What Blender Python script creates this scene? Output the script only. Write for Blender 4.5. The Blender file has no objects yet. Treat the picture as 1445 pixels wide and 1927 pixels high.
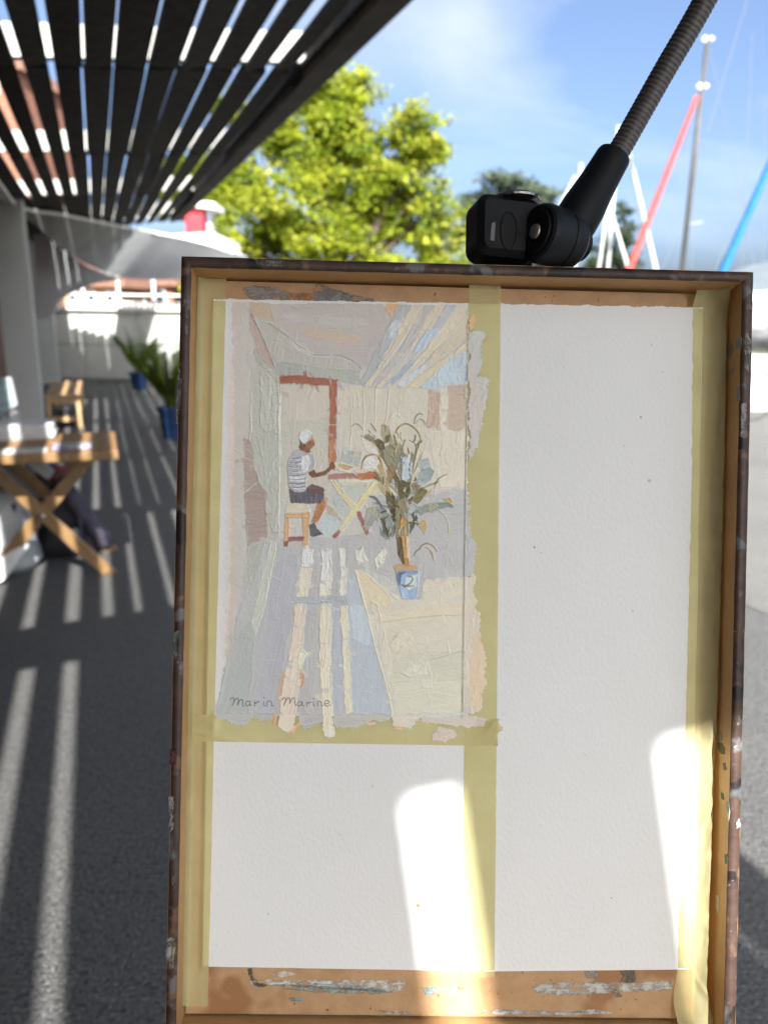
import bpy, bmesh, math, random
from mathutils import Vector, Matrix, noise
random.seed(7)
sc = bpy.context.scene
COL = sc.collection
# ------------------------------------------------------------------ camera
IW, IH, FPX = 1445.0, 1927.0, 1445.0
PITCH, ROLL = math.radians(14.9), math.radians(0.85)
CAMP = Vector((0, 0, 1.45))
RC = Matrix.Rotation(math.pi/2 - PITCH, 3, 'X') @ Matrix.Rotation(ROLL, 3, 'Z')
cd = bpy.data.cameras.new('camera'); cam = bpy.data.objects.new('camera', cd); COL.objects.link(cam)
cam.matrix_world = Matrix.Translation(CAMP) @ RC.to_4x4()
cd.sensor_fit = 'VERTICAL'; cd.sensor_height = 36.0; cd.lens = 36.0*FPX/IH
cd.clip_start = 0.02; cd.clip_end = 30000
cd.dof.use_dof = True; cd.dof.focus_distance = 0.470; cd.dof.aperture_fstop = cd.lens/3.6
sc.camera = cam
# ------------------------------------------------------------------ sun, sky, exposure
SUN_K, SUN_A = 1.20, math.radians(17.2)
SDIR = Vector((-SUN_K*math.sin(SUN_A), SUN_K*math.cos(SUN_A), -1)).normalized()     # travel direction of the light
sd = bpy.data.lights.new('sun', 'SUN'); sun = bpy.data.objects.new('sun', sd); COL.objects.link(sun)
sd.energy = 3.9; sd.angle = math.radians(0.53); sd.color = (1.0, 0.98, 0.94)
sun.location = (3, -6, 9)
sun.rotation_euler = SDIR.to_track_quat('-Z', 'Y').to_euler()
wd = bpy.data.worlds.new('World'); sc.world = wd; wd.use_nodes = True
nt = wd.node_tree; N = nt.nodes; L = nt.links
bg = N['Background']
sky = N.new('ShaderNodeTexSky'); sky.sky_type = 'NISHITA'; sky.sun_disc = False
sky.sun_elevation = math.asin(-SDIR.z); sky.sun_rotation = math.atan2(-SDIR.x, -SDIR.y)
sky.altitude = 400; sky.air_density = 0.50; sky.dust_density = 6.2; sky.ozone_density = 1.0
bg.inputs['Strength'].default_value = 0.088
tc = N.new('ShaderNodeTexCoord')
sep = N.new('ShaderNodeSeparateXYZ'); L.new(tc.outputs['Generated'], sep.inputs[0])
zc = N.new('ShaderNodeMath'); zc.operation = 'MAXIMUM'; zc.inputs[1].default_value = 0.0; L.new(sep.outputs['Z'], zc.inputs[0])
za = N.new('ShaderNodeMath'); za.operation = 'ADD'; za.inputs[1].default_value = 0.42; L.new(zc.outputs[0], za.inputs[0])
dv = N.new('ShaderNodeVectorMath'); dv.operation = 'DIVIDE'; L.new(tc.outputs['Generated'], dv.inputs[0])
cz = N.new('ShaderNodeCombineXYZ')
for i in range(3): L.new(za.outputs[0], cz.inputs[i])
L.new(cz.outputs[0], dv.inputs[1])
mp = N.new('ShaderNodeMapping'); mp.inputs['Scale'].default_value = (1.5, 2.3, 1.0); mp.inputs['Rotation'].default_value = (0, 0, 0.5); mp.inputs['Location'].default_value = (0.55, 0.2, 0)
L.new(dv.outputs[0], mp.inputs[0])
n1 = N.new('ShaderNodeTexNoise'); n1.inputs['Scale'].default_value = 0.95; n1.inputs['Detail'].default_value = 6; n1.inputs['Roughness'].default_value = 0.52; n1.inputs['Distortion'].default_value = 0.5
L.new(mp.outputs[0], n1.inputs['Vector'])
cr = N.new('ShaderNodeValToRGB'); cr.color_ramp.elements[0].position = 0.49; cr.color_ramp.elements[1].position = 0.80
cr.color_ramp.elements[0].color = (0, 0, 0, 1); cr.color_ramp.elements[1].color = (0.6, 0.6, 0.6, 1)
L.new(n1.outputs['Fac'], cr.inputs[0])
mx = N.new('ShaderNodeMixRGB'); mx.inputs['Color2'].default_value = (3.3, 3.25, 3.2, 1)
L.new(cr.outputs[0], mx.inputs['Fac']); L.new(sky.outputs[0], mx.inputs['Color1'])
tn_ = N.new('ShaderNodeMixRGB'); tn_.blend_type = 'MULTIPLY'; tn_.inputs['Fac'].default_value = 1; tn_.inputs['Color2'].default_value = (.92, 1.0, 1.03, 1)
L.new(mx.outputs[0], tn_.inputs['Color1']); L.new(tn_.outputs[0], bg.inputs['Color'])
vs = sc.view_settings; vs.view_transform = 'Standard'; vs.look = 'None'; vs.gamma = 1.0; vs.use_curve_mapping = False
vs.exposure = 2.08
sc.render.film_transparent = False
sc.cycles.max_bounces = 8; sc.cycles.transparent_max_bounces = 12; sc.cycles.caustics_reflective = False; sc.cycles.caustics_refractive = False

# ------------------------------------------------------------------ places read from the photograph
def ray(px, py): return RC @ Vector(((px-IW/2)/FPX, -(py-IH/2)/FPX, -1.0))
def gnd(px, py, z=0.0):
    d = ray(px, py); return CAMP + d*((z-CAMP.z)/d.z)
def at(px, py, Y):
    d = ray(px, py); return CAMP + d*(Y/d.y)
# pergola axes: U runs along the slats, V across them
_d = ray(178, 569); AY = math.atan2(-_d.x, _d.y)
U = Vector((-math.sin(AY), math.cos(AY), 0)); V = Vector((math.cos(AY), math.sin(AY), 0)); Z = Vector((0, 0, 1))
ZC, TILT = 2.60, 0.09
def cpy(u, v, dz=0.0): return U*u + V*v + Z*(ZC + TILT*v + dz)
def canopy(px, py):
    d = ray(px, py); t = (ZC-CAMP.z)/(d.z - TILT*d.dot(V)); p = CAMP + d*t
    return p.dot(U), p.dot(V)
# painting-box frame: x right, y up, z towards the painter; the front of the rim is w = 0
C0 = CAMP + RC @ Vector((0, 0, -0.457))
EX = (RC @ Vector((math.cos(.018), -math.sin(.018), -math.sin(math.radians(1.7))))).normalized()
_ey = RC @ Vector((math.sin(.018), math.cos(.018), 0)); EY = (_ey - EX*_ey.dot(EX)).normalized(); EZ = EX.cross(EY)
def B(px, py, w=0.0):
    d = ray(px, py); c = C0 + EZ*w; return CAMP + d*((c-CAMP).dot(EZ)/d.dot(EZ))
PX = 0.457/FPX

# ------------------------------------------------------------------ materials
MATS = {}
def lin(c):
    c /= 255.0; return c/12.92 if c <= 0.04045 else ((c+0.055)/1.055)**2.4
def seen(r, g, b, k=1.55):           # pigment of something seen in the same shade as the white paper
    c = [lin(r)*k*.955, lin(g)*k*.985, lin(b)*k*.965]; m = .3*c[0]+.55*c[1]+.15*c[2]
    return tuple(min(0.9, m+(x-m)*.86) for x in c)
def mat(name, c1, c2=None, rough=0.7, scale=20, bump=0.0, bscale=None, stretch=(1, 1, 1), lo=0.35, hi=0.65, detail=5, spec=0.4, metal=0.0, speck=None, trans=None):
    if name in MATS: return MATS[name]
    m = bpy.data.materials.new(name); m.use_nodes = True; n = m.node_tree.nodes; l = m.node_tree.links
    p = n['Principled BSDF']; p.inputs['Roughness'].default_value = rough; p.inputs['Metallic'].default_value = metal
    p.inputs['Specular IOR Level'].default_value = spec
    t = n.new('ShaderNodeTexCoord'); mpg = n.new('ShaderNodeMapping'); mpg.inputs['Scale'].default_value = stretch
    l.new(t.outputs['Object'], mpg.inputs[0])
    colsock = None
    if c2 is not None:
        ns = n.new('ShaderNodeTexNoise'); ns.inputs['Scale'].default_value = scale; ns.inputs['Detail'].default_value = detail; ns.inputs['Roughness'].default_value = 0.6
        l.new(mpg.outputs[0], ns.inputs['Vector'])
        r = n.new('ShaderNodeValToRGB'); r.color_ramp.elements[0].position = lo; r.color_ramp.elements[1].position = hi
        r.color_ramp.elements[0].color = (*c1, 1); r.color_ramp.elements[1].color = (*c2, 1)
        l.new(ns.outputs['Fac'], r.inputs[0]); colsock = r.outputs[0]
    if speck is not None:            # (colour, scale, threshold): small flecks of another colour
        for (sc_, ss, th) in speck:
            n2 = n.new('ShaderNodeTexNoise'); n2.inputs['Scale'].default_value = ss; n2.inputs['Detail'].default_value = 3
            l.new(t.outputs['Object'], n2.inputs['Vector'])
            r2 = n.new('ShaderNodeValToRGB'); r2.color_ramp.elements[0].position = th; r2.color_ramp.elements[1].position = th+0.05
            l.new(n2.outputs['Fac'], r2.inputs[0])
            mxx = n.new('ShaderNodeMixRGB'); mxx.inputs['Color2'].default_value = (*sc_, 1); l.new(r2.outputs[0], mxx.inputs['Fac'])
            if colsock is not None: l.new(colsock, mxx.inputs['Color1'])
            else: mxx.inputs['Color1'].default_value = (*c1, 1)
            colsock = mxx.outputs[0]
    if colsock is not None: l.new(colsock, p.inputs['Base Color'])
    else: p.inputs['Base Color'].default_value = (*c1, 1)
    if bump > 0:
        nb = n.new('ShaderNodeTexNoise'); nb.inputs['Scale'].default_value = bscale or scale; nb.inputs['Detail'].default_value = 4
        l.new(mpg.outputs[0], nb.inputs['Vector'])
        bp = n.new('ShaderNodeBump'); bp.inputs['Distance'].default_value = bump; bp.inputs['Strength'].default_value = 1.0
        l.new(nb.outputs['Fac'], bp.inputs['Height']); l.new(bp.outputs[0], p.inputs['Normal'])
    if trans is not None:            # light that soaks through leaves or cloth
        tb = n.new('ShaderNodeBsdfTranslucent')
        if colsock is not None: l.new(colsock, tb.inputs['Color'])
        else: tb.inputs['Color'].default_value = (*c1, 1)
        ms = n.new('ShaderNodeMixShader'); ms.inputs[0].default_value = trans
        l.new(p.outputs[0], ms.inputs[1]); l.new(tb.outputs[0], ms.inputs[2]); l.new(ms.outputs[0], n['Material Output'].inputs['Surface'])
    MATS[name] = m; return m
def attr_mat(name, rough=0.5, bump=0.0004, streak=(60, 900), vary=0.10, trans=None, spec=0.5, worn=None):
    """colour from a per-piece attribute, streaked along the UV direction (bristle or knife marks)"""
    m = bpy.data.materials.new(name); m.use_nodes = True; n = m.node_tree.nodes; l = m.node_tree.links
    p = n['Principled BSDF']; p.inputs['Roughness'].default_value = rough; p.inputs['Specular IOR Level'].default_value = spec
    a = n.new('ShaderNodeAttribute'); a.attribute_name = 'pigment'
    uv = n.new('ShaderNodeUVMap'); uv.uv_map = 'stroke'
    mpg = n.new('ShaderNodeMapping'); mpg.inputs['Scale'].default_value = (streak[0], streak[1], 1); l.new(uv.outputs[0], mpg.inputs[0])
    ns = n.new('ShaderNodeTexNoise'); ns.inputs['Scale'].default_value = 1.0; ns.inputs['Detail'].default_value = 4; l.new(mpg.outputs[0], ns.inputs['Vector'])
    ns2 = n.new('ShaderNodeTexNoise'); ns2.inputs['Scale'].default_value = 160; ns2.inputs['Detail'].default_value = 3; l.new(uv.outputs[0], ns2.inputs['Vector'])
    ad = n.new('ShaderNodeMath'); ad.operation = 'ADD'; l.new(ns.outputs['Fac'], ad.inputs[0]); l.new(ns2.outputs['Fac'], ad.inputs[1])
    mr = n.new('ShaderNodeMapRange'); mr.inputs['From Min'].default_value = 0.6; mr.inputs['From Max'].default_value = 1.4
    mr.inputs['To Min'].default_value = 1-vary; mr.inputs['To Max'].default_value = 1+vary; l.new(ad.outputs[0], mr.inputs['Value'])
    mu = n.new('ShaderNodeVectorMath'); mu.operation = 'MULTIPLY'; l.new(a.outputs['Color'], mu.inputs[0])
    cx = n.new('ShaderNodeCombineXYZ')
    for i in range(3): l.new(mr.outputs[0], cx.inputs[i])
    l.new(cx.outputs[0], mu.inputs[1]); l.new(mu.outputs[0], p.inputs['Base Color'])
    if bump:
        # paper tooth showing through plus the streaks
        gr = n.new('ShaderNodeTexNoise'); gr.inputs['Scale'].default_value = 620; gr.inputs['Detail'].default_value = 2; l.new(uv.outputs[0], gr.inputs['Vector'])
        s2 = n.new('ShaderNodeMath'); s2.operation = 'MULTIPLY_ADD'; s2.inputs[1].default_value = 0.55; l.new(gr.outputs['Fac'], s2.inputs[0]); l.new(ns.outputs['Fac'], s2.inputs[2])
        bp = n.new('ShaderNodeBump'); bp.inputs['Distance'].default_value = bump; l.new(s2.outputs[0], bp.inputs['Height']); l.new(bp.outputs[0], p.inputs['Normal'])
    if worn:                         # scraped away in places, the wood showing through
        w1 = n.new('ShaderNodeTexNoise'); w1.inputs['Scale'].default_value = 130; w1.inputs['Detail'].default_value = 5; w1.inputs['Roughness'].default_value = .65; l.new(uv.outputs[0], w1.inputs['Vector'])
        w2 = n.new('ShaderNodeMath'); w2.operation = 'MULTIPLY_ADD'; w2.inputs[1].default_value = .35; l.new(ns.outputs['Fac'], w2.inputs[0]); l.new(w1.outputs['Fac'], w2.inputs[2])
        w3 = n.new('ShaderNodeMapRange'); w3.inputs['From Min'].default_value = worn-.14; w3.inputs['From Max'].default_value = worn+.10; l.new(w2.outputs[0], w3.inputs['Value'])
        tb = n.new('ShaderNodeBsdfTransparent'); ms = n.new('ShaderNodeMixShader'); l.new(w3.outputs[0], ms.inputs[0]); l.new(tb.outputs[0], ms.inputs[1]); l.new(p.outputs[0], ms.inputs[2]); l.new(ms.outputs[0], n['Material Output'].inputs['Surface'])
    if trans:
        tb = n.new('ShaderNodeBsdfTranslucent'); l.new(mu.outputs[0], tb.inputs['Color'])
        ms = n.new('ShaderNodeMixShader'); ms.inputs[0].default_value = trans
        l.new(p.outputs[0], ms.inputs[1]); l.new(tb.outputs[0], ms.inputs[2]); l.new(ms.outputs[0], n['Material Output'].inputs['Surface'])
    MATS[name] = m; return m

# ------------------------------------------------------------------ mesh building
ORG = {}
def tag(o, label=None, cat=None, group=None, kind=None):
    if label: o['label'] = label
    if cat: o['category'] = cat
    if group: o['group'] = group
    if kind: o['kind'] = kind
    return o
def root(name, loc, label, cat, group=None):
    o = bpy.data.objects.new(name, None); COL.objects.link(o); o.location = loc; o.empty_display_size = 0.1
    ORG[o.name] = Vector(loc); return tag(o, label, cat, group)
class MB:
    def __init__(s): s.v = []; s.f = []; s.c = []; s.uv = []
    def poly(s, pts):
        b = len(s.v); s.v += [Vector(p) for p in pts]; s.f.append(tuple(range(b, b+len(pts)))); return s
    def hexa(s, p):     # 8 points: 0-3 bottom loop, 4-7 top loop
        b = len(s.v); s.v += [Vector(q) for q in p]
        for f in ((3, 2, 1, 0), (4, 5, 6, 7), (0, 1, 5, 4), (1, 2, 6, 5), (2, 3, 7, 6), (3, 0, 4, 7)): s.f.append(tuple(b+i for i in f))
        return s
    def box(s, c, ax, ay, az, hx, hy, hz):
        c = Vector(c); P = []
        for k in (-1, 1):
            for (i, j) in ((-1, -1), (1, -1), (1, 1), (-1, 1)): P.append(c+ax*hx*i+ay*hy*j+az*hz*k)
        return s.hexa(P)
    def bar(s, a, b, w, h, up=Z):      # rectangular bar from a to b
        a = Vector(a); b = Vector(b); d = (b-a).normalized(); x = d.cross(up)
        x = x.normalized() if x.length > 1e-6 else Vector((1, 0, 0)); y = x.cross(d)
        P = []
        for q in (a, b):
            for (i, j) in ((-1, -1), (1, -1), (1, 1), (-1, 1)): P.append(q+x*w/2*i+y*h/2*j)
        return s.hexa(P)
    def prism(s, front, back):
        n = len(front); b = len(s.v); s.v += [Vector(p) for p in front] + [Vector(p) for p in back]
        s.f.append(tuple(b+i for i in range(n))); s.f.append(tuple(b+n+i for i in reversed(range(n))))
        for i in range(n):
            j = (i+1) % n; s.f.append((b+j, b+i, b+n+i, b+n+j))
        return s
    def rings(s, loops, cap=True):
        n = len(loops[0]); b = len(s.v)
        for lp in loops: s.v += [Vector(p) for p in lp]
        for k in range(len(loops)-1):
            for i in range(n):
                j = (i+1) % n; s.f.append((b+k*n+i, b+k*n+j, b+(k+1)*n+j, b+(k+1)*n+i))
        if cap:
            s.f.append(tuple(b+i for i in reversed(range(n)))); s.f.append(tuple(b+(len(loops)-1)*n+i for i in range(n)))
        return s
    def tube(s, pts, rad, seg=12, cap=True):
        pts = [Vector(p) for p in pts]; r = rad if isinstance(rad, (list, tuple)) else [rad]*len(pts); loops = []; px = None
        for i, p in enumerate(pts):
            d = (pts[min(i+1, len(pts)-1)] - pts[max(i-1, 0)]).normalized()
            if px is None: px = d.cross(Z if abs(d.z) < 0.9 else Vector((1, 0, 0))).normalized()
            px = (px - d*px.dot(d)).normalized(); py = d.cross(px)
            loops.append([p+px*r[i]*math.cos(2*math.pi*k/seg)+py*r[i]*math.sin(2*math.pi*k/seg) for k in range(seg)])
        return s.rings(loops, cap)
    def lathe(s, base, axis, prof, seg=24):    # prof: (distance along the axis, radius)
        axis = Vector(axis).normalized(); px = axis.cross(Z if abs(axis.z) < 0.9 else Vector((1, 0, 0))).normalized(); py = axis.cross(px); base = Vector(base)
        return s.rings([[base+axis*h+px*r*math.cos(2*math.pi*k/seg)+py*r*math.sin(2*math.pi*k/seg) for k in range(seg)] for (h, r) in prof])
    def grid(s, P):     # P[row][col]
        nr, nc = len(P), len(P[0]); b = len(s.v)
        for r in P: s.v += [Vector(p) for p in r]
        for i in range(nr-1):
            for j in range(nc-1): s.f.append((b+i*nc+j, b+i*nc+j+1, b+(i+1)*nc+j+1, b+(i+1)*nc+j))
        return s
    def build(s, name, m, parent=None, smooth=False, bevel=0.0, origin=None):
        org = ORG[parent.name] if parent is not None else (Vector(origin) if origin is not None else Vector((0, 0, 0)))
        me = bpy.data.meshes.new(name); me.from_pydata([tuple(v-org) for v in s.v], [], s.f); me.update()
        if s.c:
            ca = me.color_attributes.new('pigment', 'FLOAT_COLOR', 'CORNER'); k = 0; buf = []
            for fi, f in enumerate(s.f): buf += list(s.c[fi])*len(f)
            ca.data.foreach_set('color', buf)
        if s.uv:
            ul = me.uv_layers.new(name='stroke'); buf = []
            for f in s.f:
                for i in f: buf += list(s.uv[i])
            ul.data.foreach_set('uv', buf)
        bm = bmesh.new(); bm.from_mesh(me)
        if bevel > 0:
            bmesh.ops.bevel(bm, geom=[e for e in bm.edges if len(e.link_faces) == 2 and e.calc_face_angle(0) > 0.6], offset=bevel, segments=2, affect='EDGES', profile=0.6)
        bmesh.ops.recalc_face_normals(bm, faces=bm.faces); bm.to_mesh(me); bm.free()
        if smooth:
            for q in me.polygons: q.use_smooth = True
        me.materials.append(m)
        o = bpy.data.objects.new(name, me); COL.objects.link(o)
        if parent is not None: o.parent = parent
        else: o.location = org
        ORG[o.name] = org
        return o
def struct(o): o['kind'] = 'structure'; return o

# ------------------------------------------------------------------ ground and far relief
m_asph = mat('asphalt', (0.066, 0.066, 0.064), (0.100, 0.097, 0.092), rough=0.72, scale=1.3, bump=0.010, bscale=120, lo=0.3, hi=0.75, detail=8,
             speck=[((0.024, 0.024, 0.025), 85, 0.56), ((0.17, 0.168, 0.16), 105, 0.58), ((0.34, 0.33, 0.31), 150, 0.66)], spec=0.5)
mb = MB()
S = 14000
mb.poly([(-S, -S, 0), (S, -S, 0), (S, S, 0), (-S, S, 0)])
struct(mb.build('ground', m_asph))
m_bounce_sheet = mat('paler_bounce_asphalt', (0.090, 0.088, 0.083), (0.128, 0.124, 0.115), rough=0.75, scale=1.1, bump=0.004, bscale=140, lo=0.3, hi=0.75, detail=8,
             speck=[((0.30, 0.285, 0.25), 190, 0.60), ((0.05, 0.048, 0.045), 160, 0.64)], spec=0.4)
mb = MB(); q = [U*-40+V*3.1, U*-40+V*60, U*60+V*60, U*60+V*9, U*15.2+V*3.0]
mb.poly([p+Z*.004 for p in q]); struct(mb.build('added_bounce_sheet', m_bounce_sheet))  # added ground sheet, paled to throw more sunlight back on the columns
m_haze_mount = mat('mountain', (0.10, 0.125, 0.145), (0.135, 0.15, 0.165), rough=0.9, scale=0.002)  # distance haze is mixed into this blue-grey rock colour
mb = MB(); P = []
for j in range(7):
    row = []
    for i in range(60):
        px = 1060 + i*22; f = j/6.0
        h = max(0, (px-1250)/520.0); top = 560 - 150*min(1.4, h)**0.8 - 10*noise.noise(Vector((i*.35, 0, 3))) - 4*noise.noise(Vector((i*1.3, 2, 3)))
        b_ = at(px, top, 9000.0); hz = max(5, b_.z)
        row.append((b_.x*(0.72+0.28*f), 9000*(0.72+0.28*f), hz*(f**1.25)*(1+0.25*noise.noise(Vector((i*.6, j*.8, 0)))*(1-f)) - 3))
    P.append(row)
mb.grid(P); struct(mb.build('mountain', m_haze_mount, smooth=True))

# ------------------------------------------------------------------ pergola
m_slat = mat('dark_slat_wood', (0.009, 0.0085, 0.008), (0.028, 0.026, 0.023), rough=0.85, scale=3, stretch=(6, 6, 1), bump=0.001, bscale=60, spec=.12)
m_white = mat('white_paint', (0.74, 0.74, 0.72), (0.80, 0.80, 0.78), rough=0.5, scale=6)
m_cross = mat('grey_white_paint', (0.40, 0.40, 0.385), (0.50, 0.50, 0.48), rough=0.6, scale=5, lo=.3, hi=.7)
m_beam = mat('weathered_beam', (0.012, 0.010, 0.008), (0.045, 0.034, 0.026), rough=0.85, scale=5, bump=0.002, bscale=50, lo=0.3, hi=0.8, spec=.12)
per = root('pergola', cpy(0.4, 4.6) * 0, 'slatted timber pergola roof of dark boards under white cross beams', 'pergola')
PUR = [-2.45, 0.33, 2.46, 4.6, 7.16, 9.8, 12.3, 12.95]
def u_end(v): return 14.1-.85*v+max(0, -.5-v)*4.5
gv = [canopy(x, 0)[1] for x in (75, 153, 223, 306, 384.5, 458.5, 533.5, 608, 670.5)]
gl = [canopy(x, 0)[1] for x in (-2,)][0]
# gaps per bay as (centre, width)
def bay_gaps(i):
    if i == 0: g = [(-.69, .05), (-.528, .05), (-.366, .055), (.086, .031), (.250, .046), (.40, .045), (.55, .05), (.70, .05), (.86, .05), (1.02, .05)]
    elif i == 1: g = [(-.74, .05), (-.563, .055), (-.372, .055), (-.213, .05), (-.07, .034), (.10, .03), (.27, .045), (.43, .05), (.58, .05), (.74, .05), (.90, .05), (1.05, .05)]
    else:
        w = [.034, .008, .011, .020, .022, .026, .052, .056, .042]
        if i >= 3: w = [.034, .012, .010, .016, .019, .024, .042, .044, .036]
        g = [(gl-.155*2, .05), (gl-.155, .05), (gl, .048)] + [(gv[k]+random.uniform(-.012, .012)*(i >= 3), w[k]+random.uniform(-.005, .005)) for k in range(9)]
    return g
VR = canopy(690, 0)[1]; VL = -1.15
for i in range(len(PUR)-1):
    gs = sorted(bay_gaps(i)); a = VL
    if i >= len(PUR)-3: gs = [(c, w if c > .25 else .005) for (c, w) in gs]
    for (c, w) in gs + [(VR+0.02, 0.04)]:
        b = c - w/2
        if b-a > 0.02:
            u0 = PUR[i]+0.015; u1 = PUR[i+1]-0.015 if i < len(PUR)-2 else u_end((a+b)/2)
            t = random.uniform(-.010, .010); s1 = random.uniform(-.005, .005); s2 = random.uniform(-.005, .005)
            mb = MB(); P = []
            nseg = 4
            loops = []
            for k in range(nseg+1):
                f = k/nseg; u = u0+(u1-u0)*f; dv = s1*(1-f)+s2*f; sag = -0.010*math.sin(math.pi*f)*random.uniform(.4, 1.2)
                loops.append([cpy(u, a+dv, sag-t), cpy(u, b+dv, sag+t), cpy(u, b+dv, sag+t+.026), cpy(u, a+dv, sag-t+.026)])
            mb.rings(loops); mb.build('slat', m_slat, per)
        a = c + w/2
for u in PUR+[.12]:  # last beam is added, unseen, to widen a shadow band on the ground
    mb = MB(); v0, v1 = VL-.1, (VR+.05 if u < 12.5 else 1.0)
    mb.hexa([cpy(u-.035, v0, .035), cpy(u+.035, v0, .035), cpy(u+.035, v1, .035), cpy(u-.035, v1, .035), cpy(u-.035, v0, .185), cpy(u+.035, v0, .185), cpy(u+.035, v1, .185), cpy(u-.035, v1, .185)])
    mb.build('cross_beam', m_cross, per)
VB = canopy(783, 0)[1]
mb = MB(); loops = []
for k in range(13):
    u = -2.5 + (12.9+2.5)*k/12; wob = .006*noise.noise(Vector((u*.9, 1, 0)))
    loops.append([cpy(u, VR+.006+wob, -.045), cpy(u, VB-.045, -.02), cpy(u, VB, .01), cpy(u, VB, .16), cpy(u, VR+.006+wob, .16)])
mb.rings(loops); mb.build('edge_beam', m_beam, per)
# added unseen panel above the painter, shading the tops of the sun spots
m_shade_panel = mat('shade_panel_grey', (0.25, 0.25, 0.24), (0.32, 0.31, 0.30), rough=0.8, scale=4)
mb = MB(); u0, u1, v0, v1 = -1.385, -.62, -.02, .42
mb.hexa([cpy(u0, v0, .03), cpy(u1, v0, .03), cpy(u1, v1, .03), cpy(u0-.05, v1, .03), cpy(u0, v0, .034), cpy(u1, v0, .034), cpy(u1, v1, .034), cpy(u0-.05, v1, .034)])
tag(mb.build('added_shade_panel', m_shade_panel, origin=cpy(-.7, .2, .03)), 'added unseen grey panel above the pergola boards that shades the box', 'panel')

# ------------------------------------------------------------------ concrete columns, building, walls
m_conc = mat('concrete', (0.44, 0.45, 0.42), (0.53, 0.535, 0.50), rough=0.85, scale=2.2, bump=0.002, bscale=60, lo=0.25, hi=0.75, detail=8)
def column(p, hu, hv, h, label):
    r = root('concrete_column', p, label, 'column', 'concrete columns under the pergola')
    mb = MB(); mb.box(p+Z*(h/2), U, V, Z, hu, hv, h/2); mb.build('shaft', m_conc, r, bevel=.012)
    mb = MB(); mb.box(p+Z*.03, U, V, Z, hu+.03, hv+.03, .03); mb.build('foot', m_conc, r, bevel=.006)
cA = gnd(58, 812); column(Vector((cA.x, cA.y, 0)), .16, .165, 2.52, 'grey concrete column standing behind the folding table, nearest to us')
cB = gnd(97, 722); column(Vector((cB.x, cB.y, 0))+U*.1, .08, .155, 2.52, 'grey concrete column against the far wall, behind the slatted bench')
vA = cA.dot(V)
m_red = mat('red_brown_boards', (0.075, 0.020, 0.010), (0.11, 0.033, 0.018), rough=0.6, scale=3, stretch=(1, 1, .2))
m_dark = mat('dark_frame', (0.012, 0.010, 0.009), (0.02, 0.018, 0.016), rough=0.6)
VF = vA - .50
bl = root('building', U*7+V*VF, 'long building with red brown boards and dark frames on the left', 'building')
mb = MB(); mb.box(U*8.0+V*(VF-.16)+Z*1.55, U, V, Z, 12.8, .12, 1.55); mb.build('wall', m_dark, bl)
k = 0
for u in [x*.62-3.5 for x in range(39)]:
    if k % 6 != 5:
        mb = MB(); mb.box(U*u+V*(VF-.02)+Z*1.28, U, V, Z, .29, .018, 1.24); mb.build('board', m_red, bl)
    k += 1
mb = MB(); mb.box(U*8.0+V*(VF-.10)+Z*3.14, U, V, Z, 13.0, .35, .05); mb.build('roof_edge', m_conc, bl)

# back wall: concrete panels with recessed joints, plinth, white railing
wl = gnd(60, 712); wr = gnd(900, 728)
wl.z = wr.z = 0; WD = (wr-wl).normalized(); WN = Vector((-WD.y, WD.x, 0)); WL = (wr-wl).length
wall = root('back_wall', wl, 'low grey concrete wall at the far end of the pergola', 'wall')
mb = MB(); mb.box(wl+WD*WL/2+WN*.16+Z*.66, WD, WN, Z, WL/2, .10, .66); mb.build('core', mat('joint', (0.14, 0.14, 0.13), (0.18, 0.18, 0.17), rough=0.9), wall)
npan = 8
for i in range(npan):
    for j in range(2):
        w = WL/npan; mb = MB(); mb.box(wl+WD*(w*(i+.5))+WN*.03+Z*(.34+.66*j), WD, WN, Z, w/2-.008, .03, .322); mb.build('concrete_panel', m_conc, wall, bevel=.006)
mb = MB(); mb.box(wl+WD*WL/2+WN*.1+Z*1.36, WD, WN, Z, WL/2+.02, .20, .035); mb.build('coping', m_white, wall, bevel=.008)
rl = root('railing', wl+WD*WL/2+Z*1.4, 'white railing standing on the far concrete wall', 'railing')
zt = 2.02
for (z0, hh) in ((zt, .035), (1.62, .014), (1.48, .014)):
    mb = MB(); mb.box(wl+WD*(WL/2+.1)+WN*.1+Z*z0, WD, WN, Z, WL/2-.2, .03, hh); mb.build('rail', m_white, rl)
for i in range(13):
    mb = MB(); mb.box(wl+WD*(.45+i*(WL-.5)/12)+WN*.1+Z*((zt+1.39)/2), WD, WN, Z, .022, .022, (zt-1.39)/2-.036); mb.build('post', m_white, rl)
# white pickets in front of the wall
fen = root('picket_fence', gnd(270, 700), 'white fence of thin upright pickets before the far wall', 'fence')
fl = gnd(196, 704); fr = gnd(420, 708); fd = (fr-fl).normalized(); fw = (fr-fl).length
n = 22
for i in range(n):
    mb = MB(); p = fl+fd*(fw*i/(n-1)); mb.box(p+Z*.76, fd, Vector((-fd.y, fd.x, 0)), Z, .016+.012*(i % 4 == 0), .012, .70+.06*(i % 4 == 0)); mb.build('picket', m_white, fen)
for z in (.28, 1.22):
    mb = MB(); mb.box(fl+fd*fw/2+Z*z+Vector((-fd.y, fd.x, 0))*.03, fd, Vector((-fd.y, fd.x, 0)), Z, fw/2, .014, .03); mb.build('rail', m_white, fen)

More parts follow.
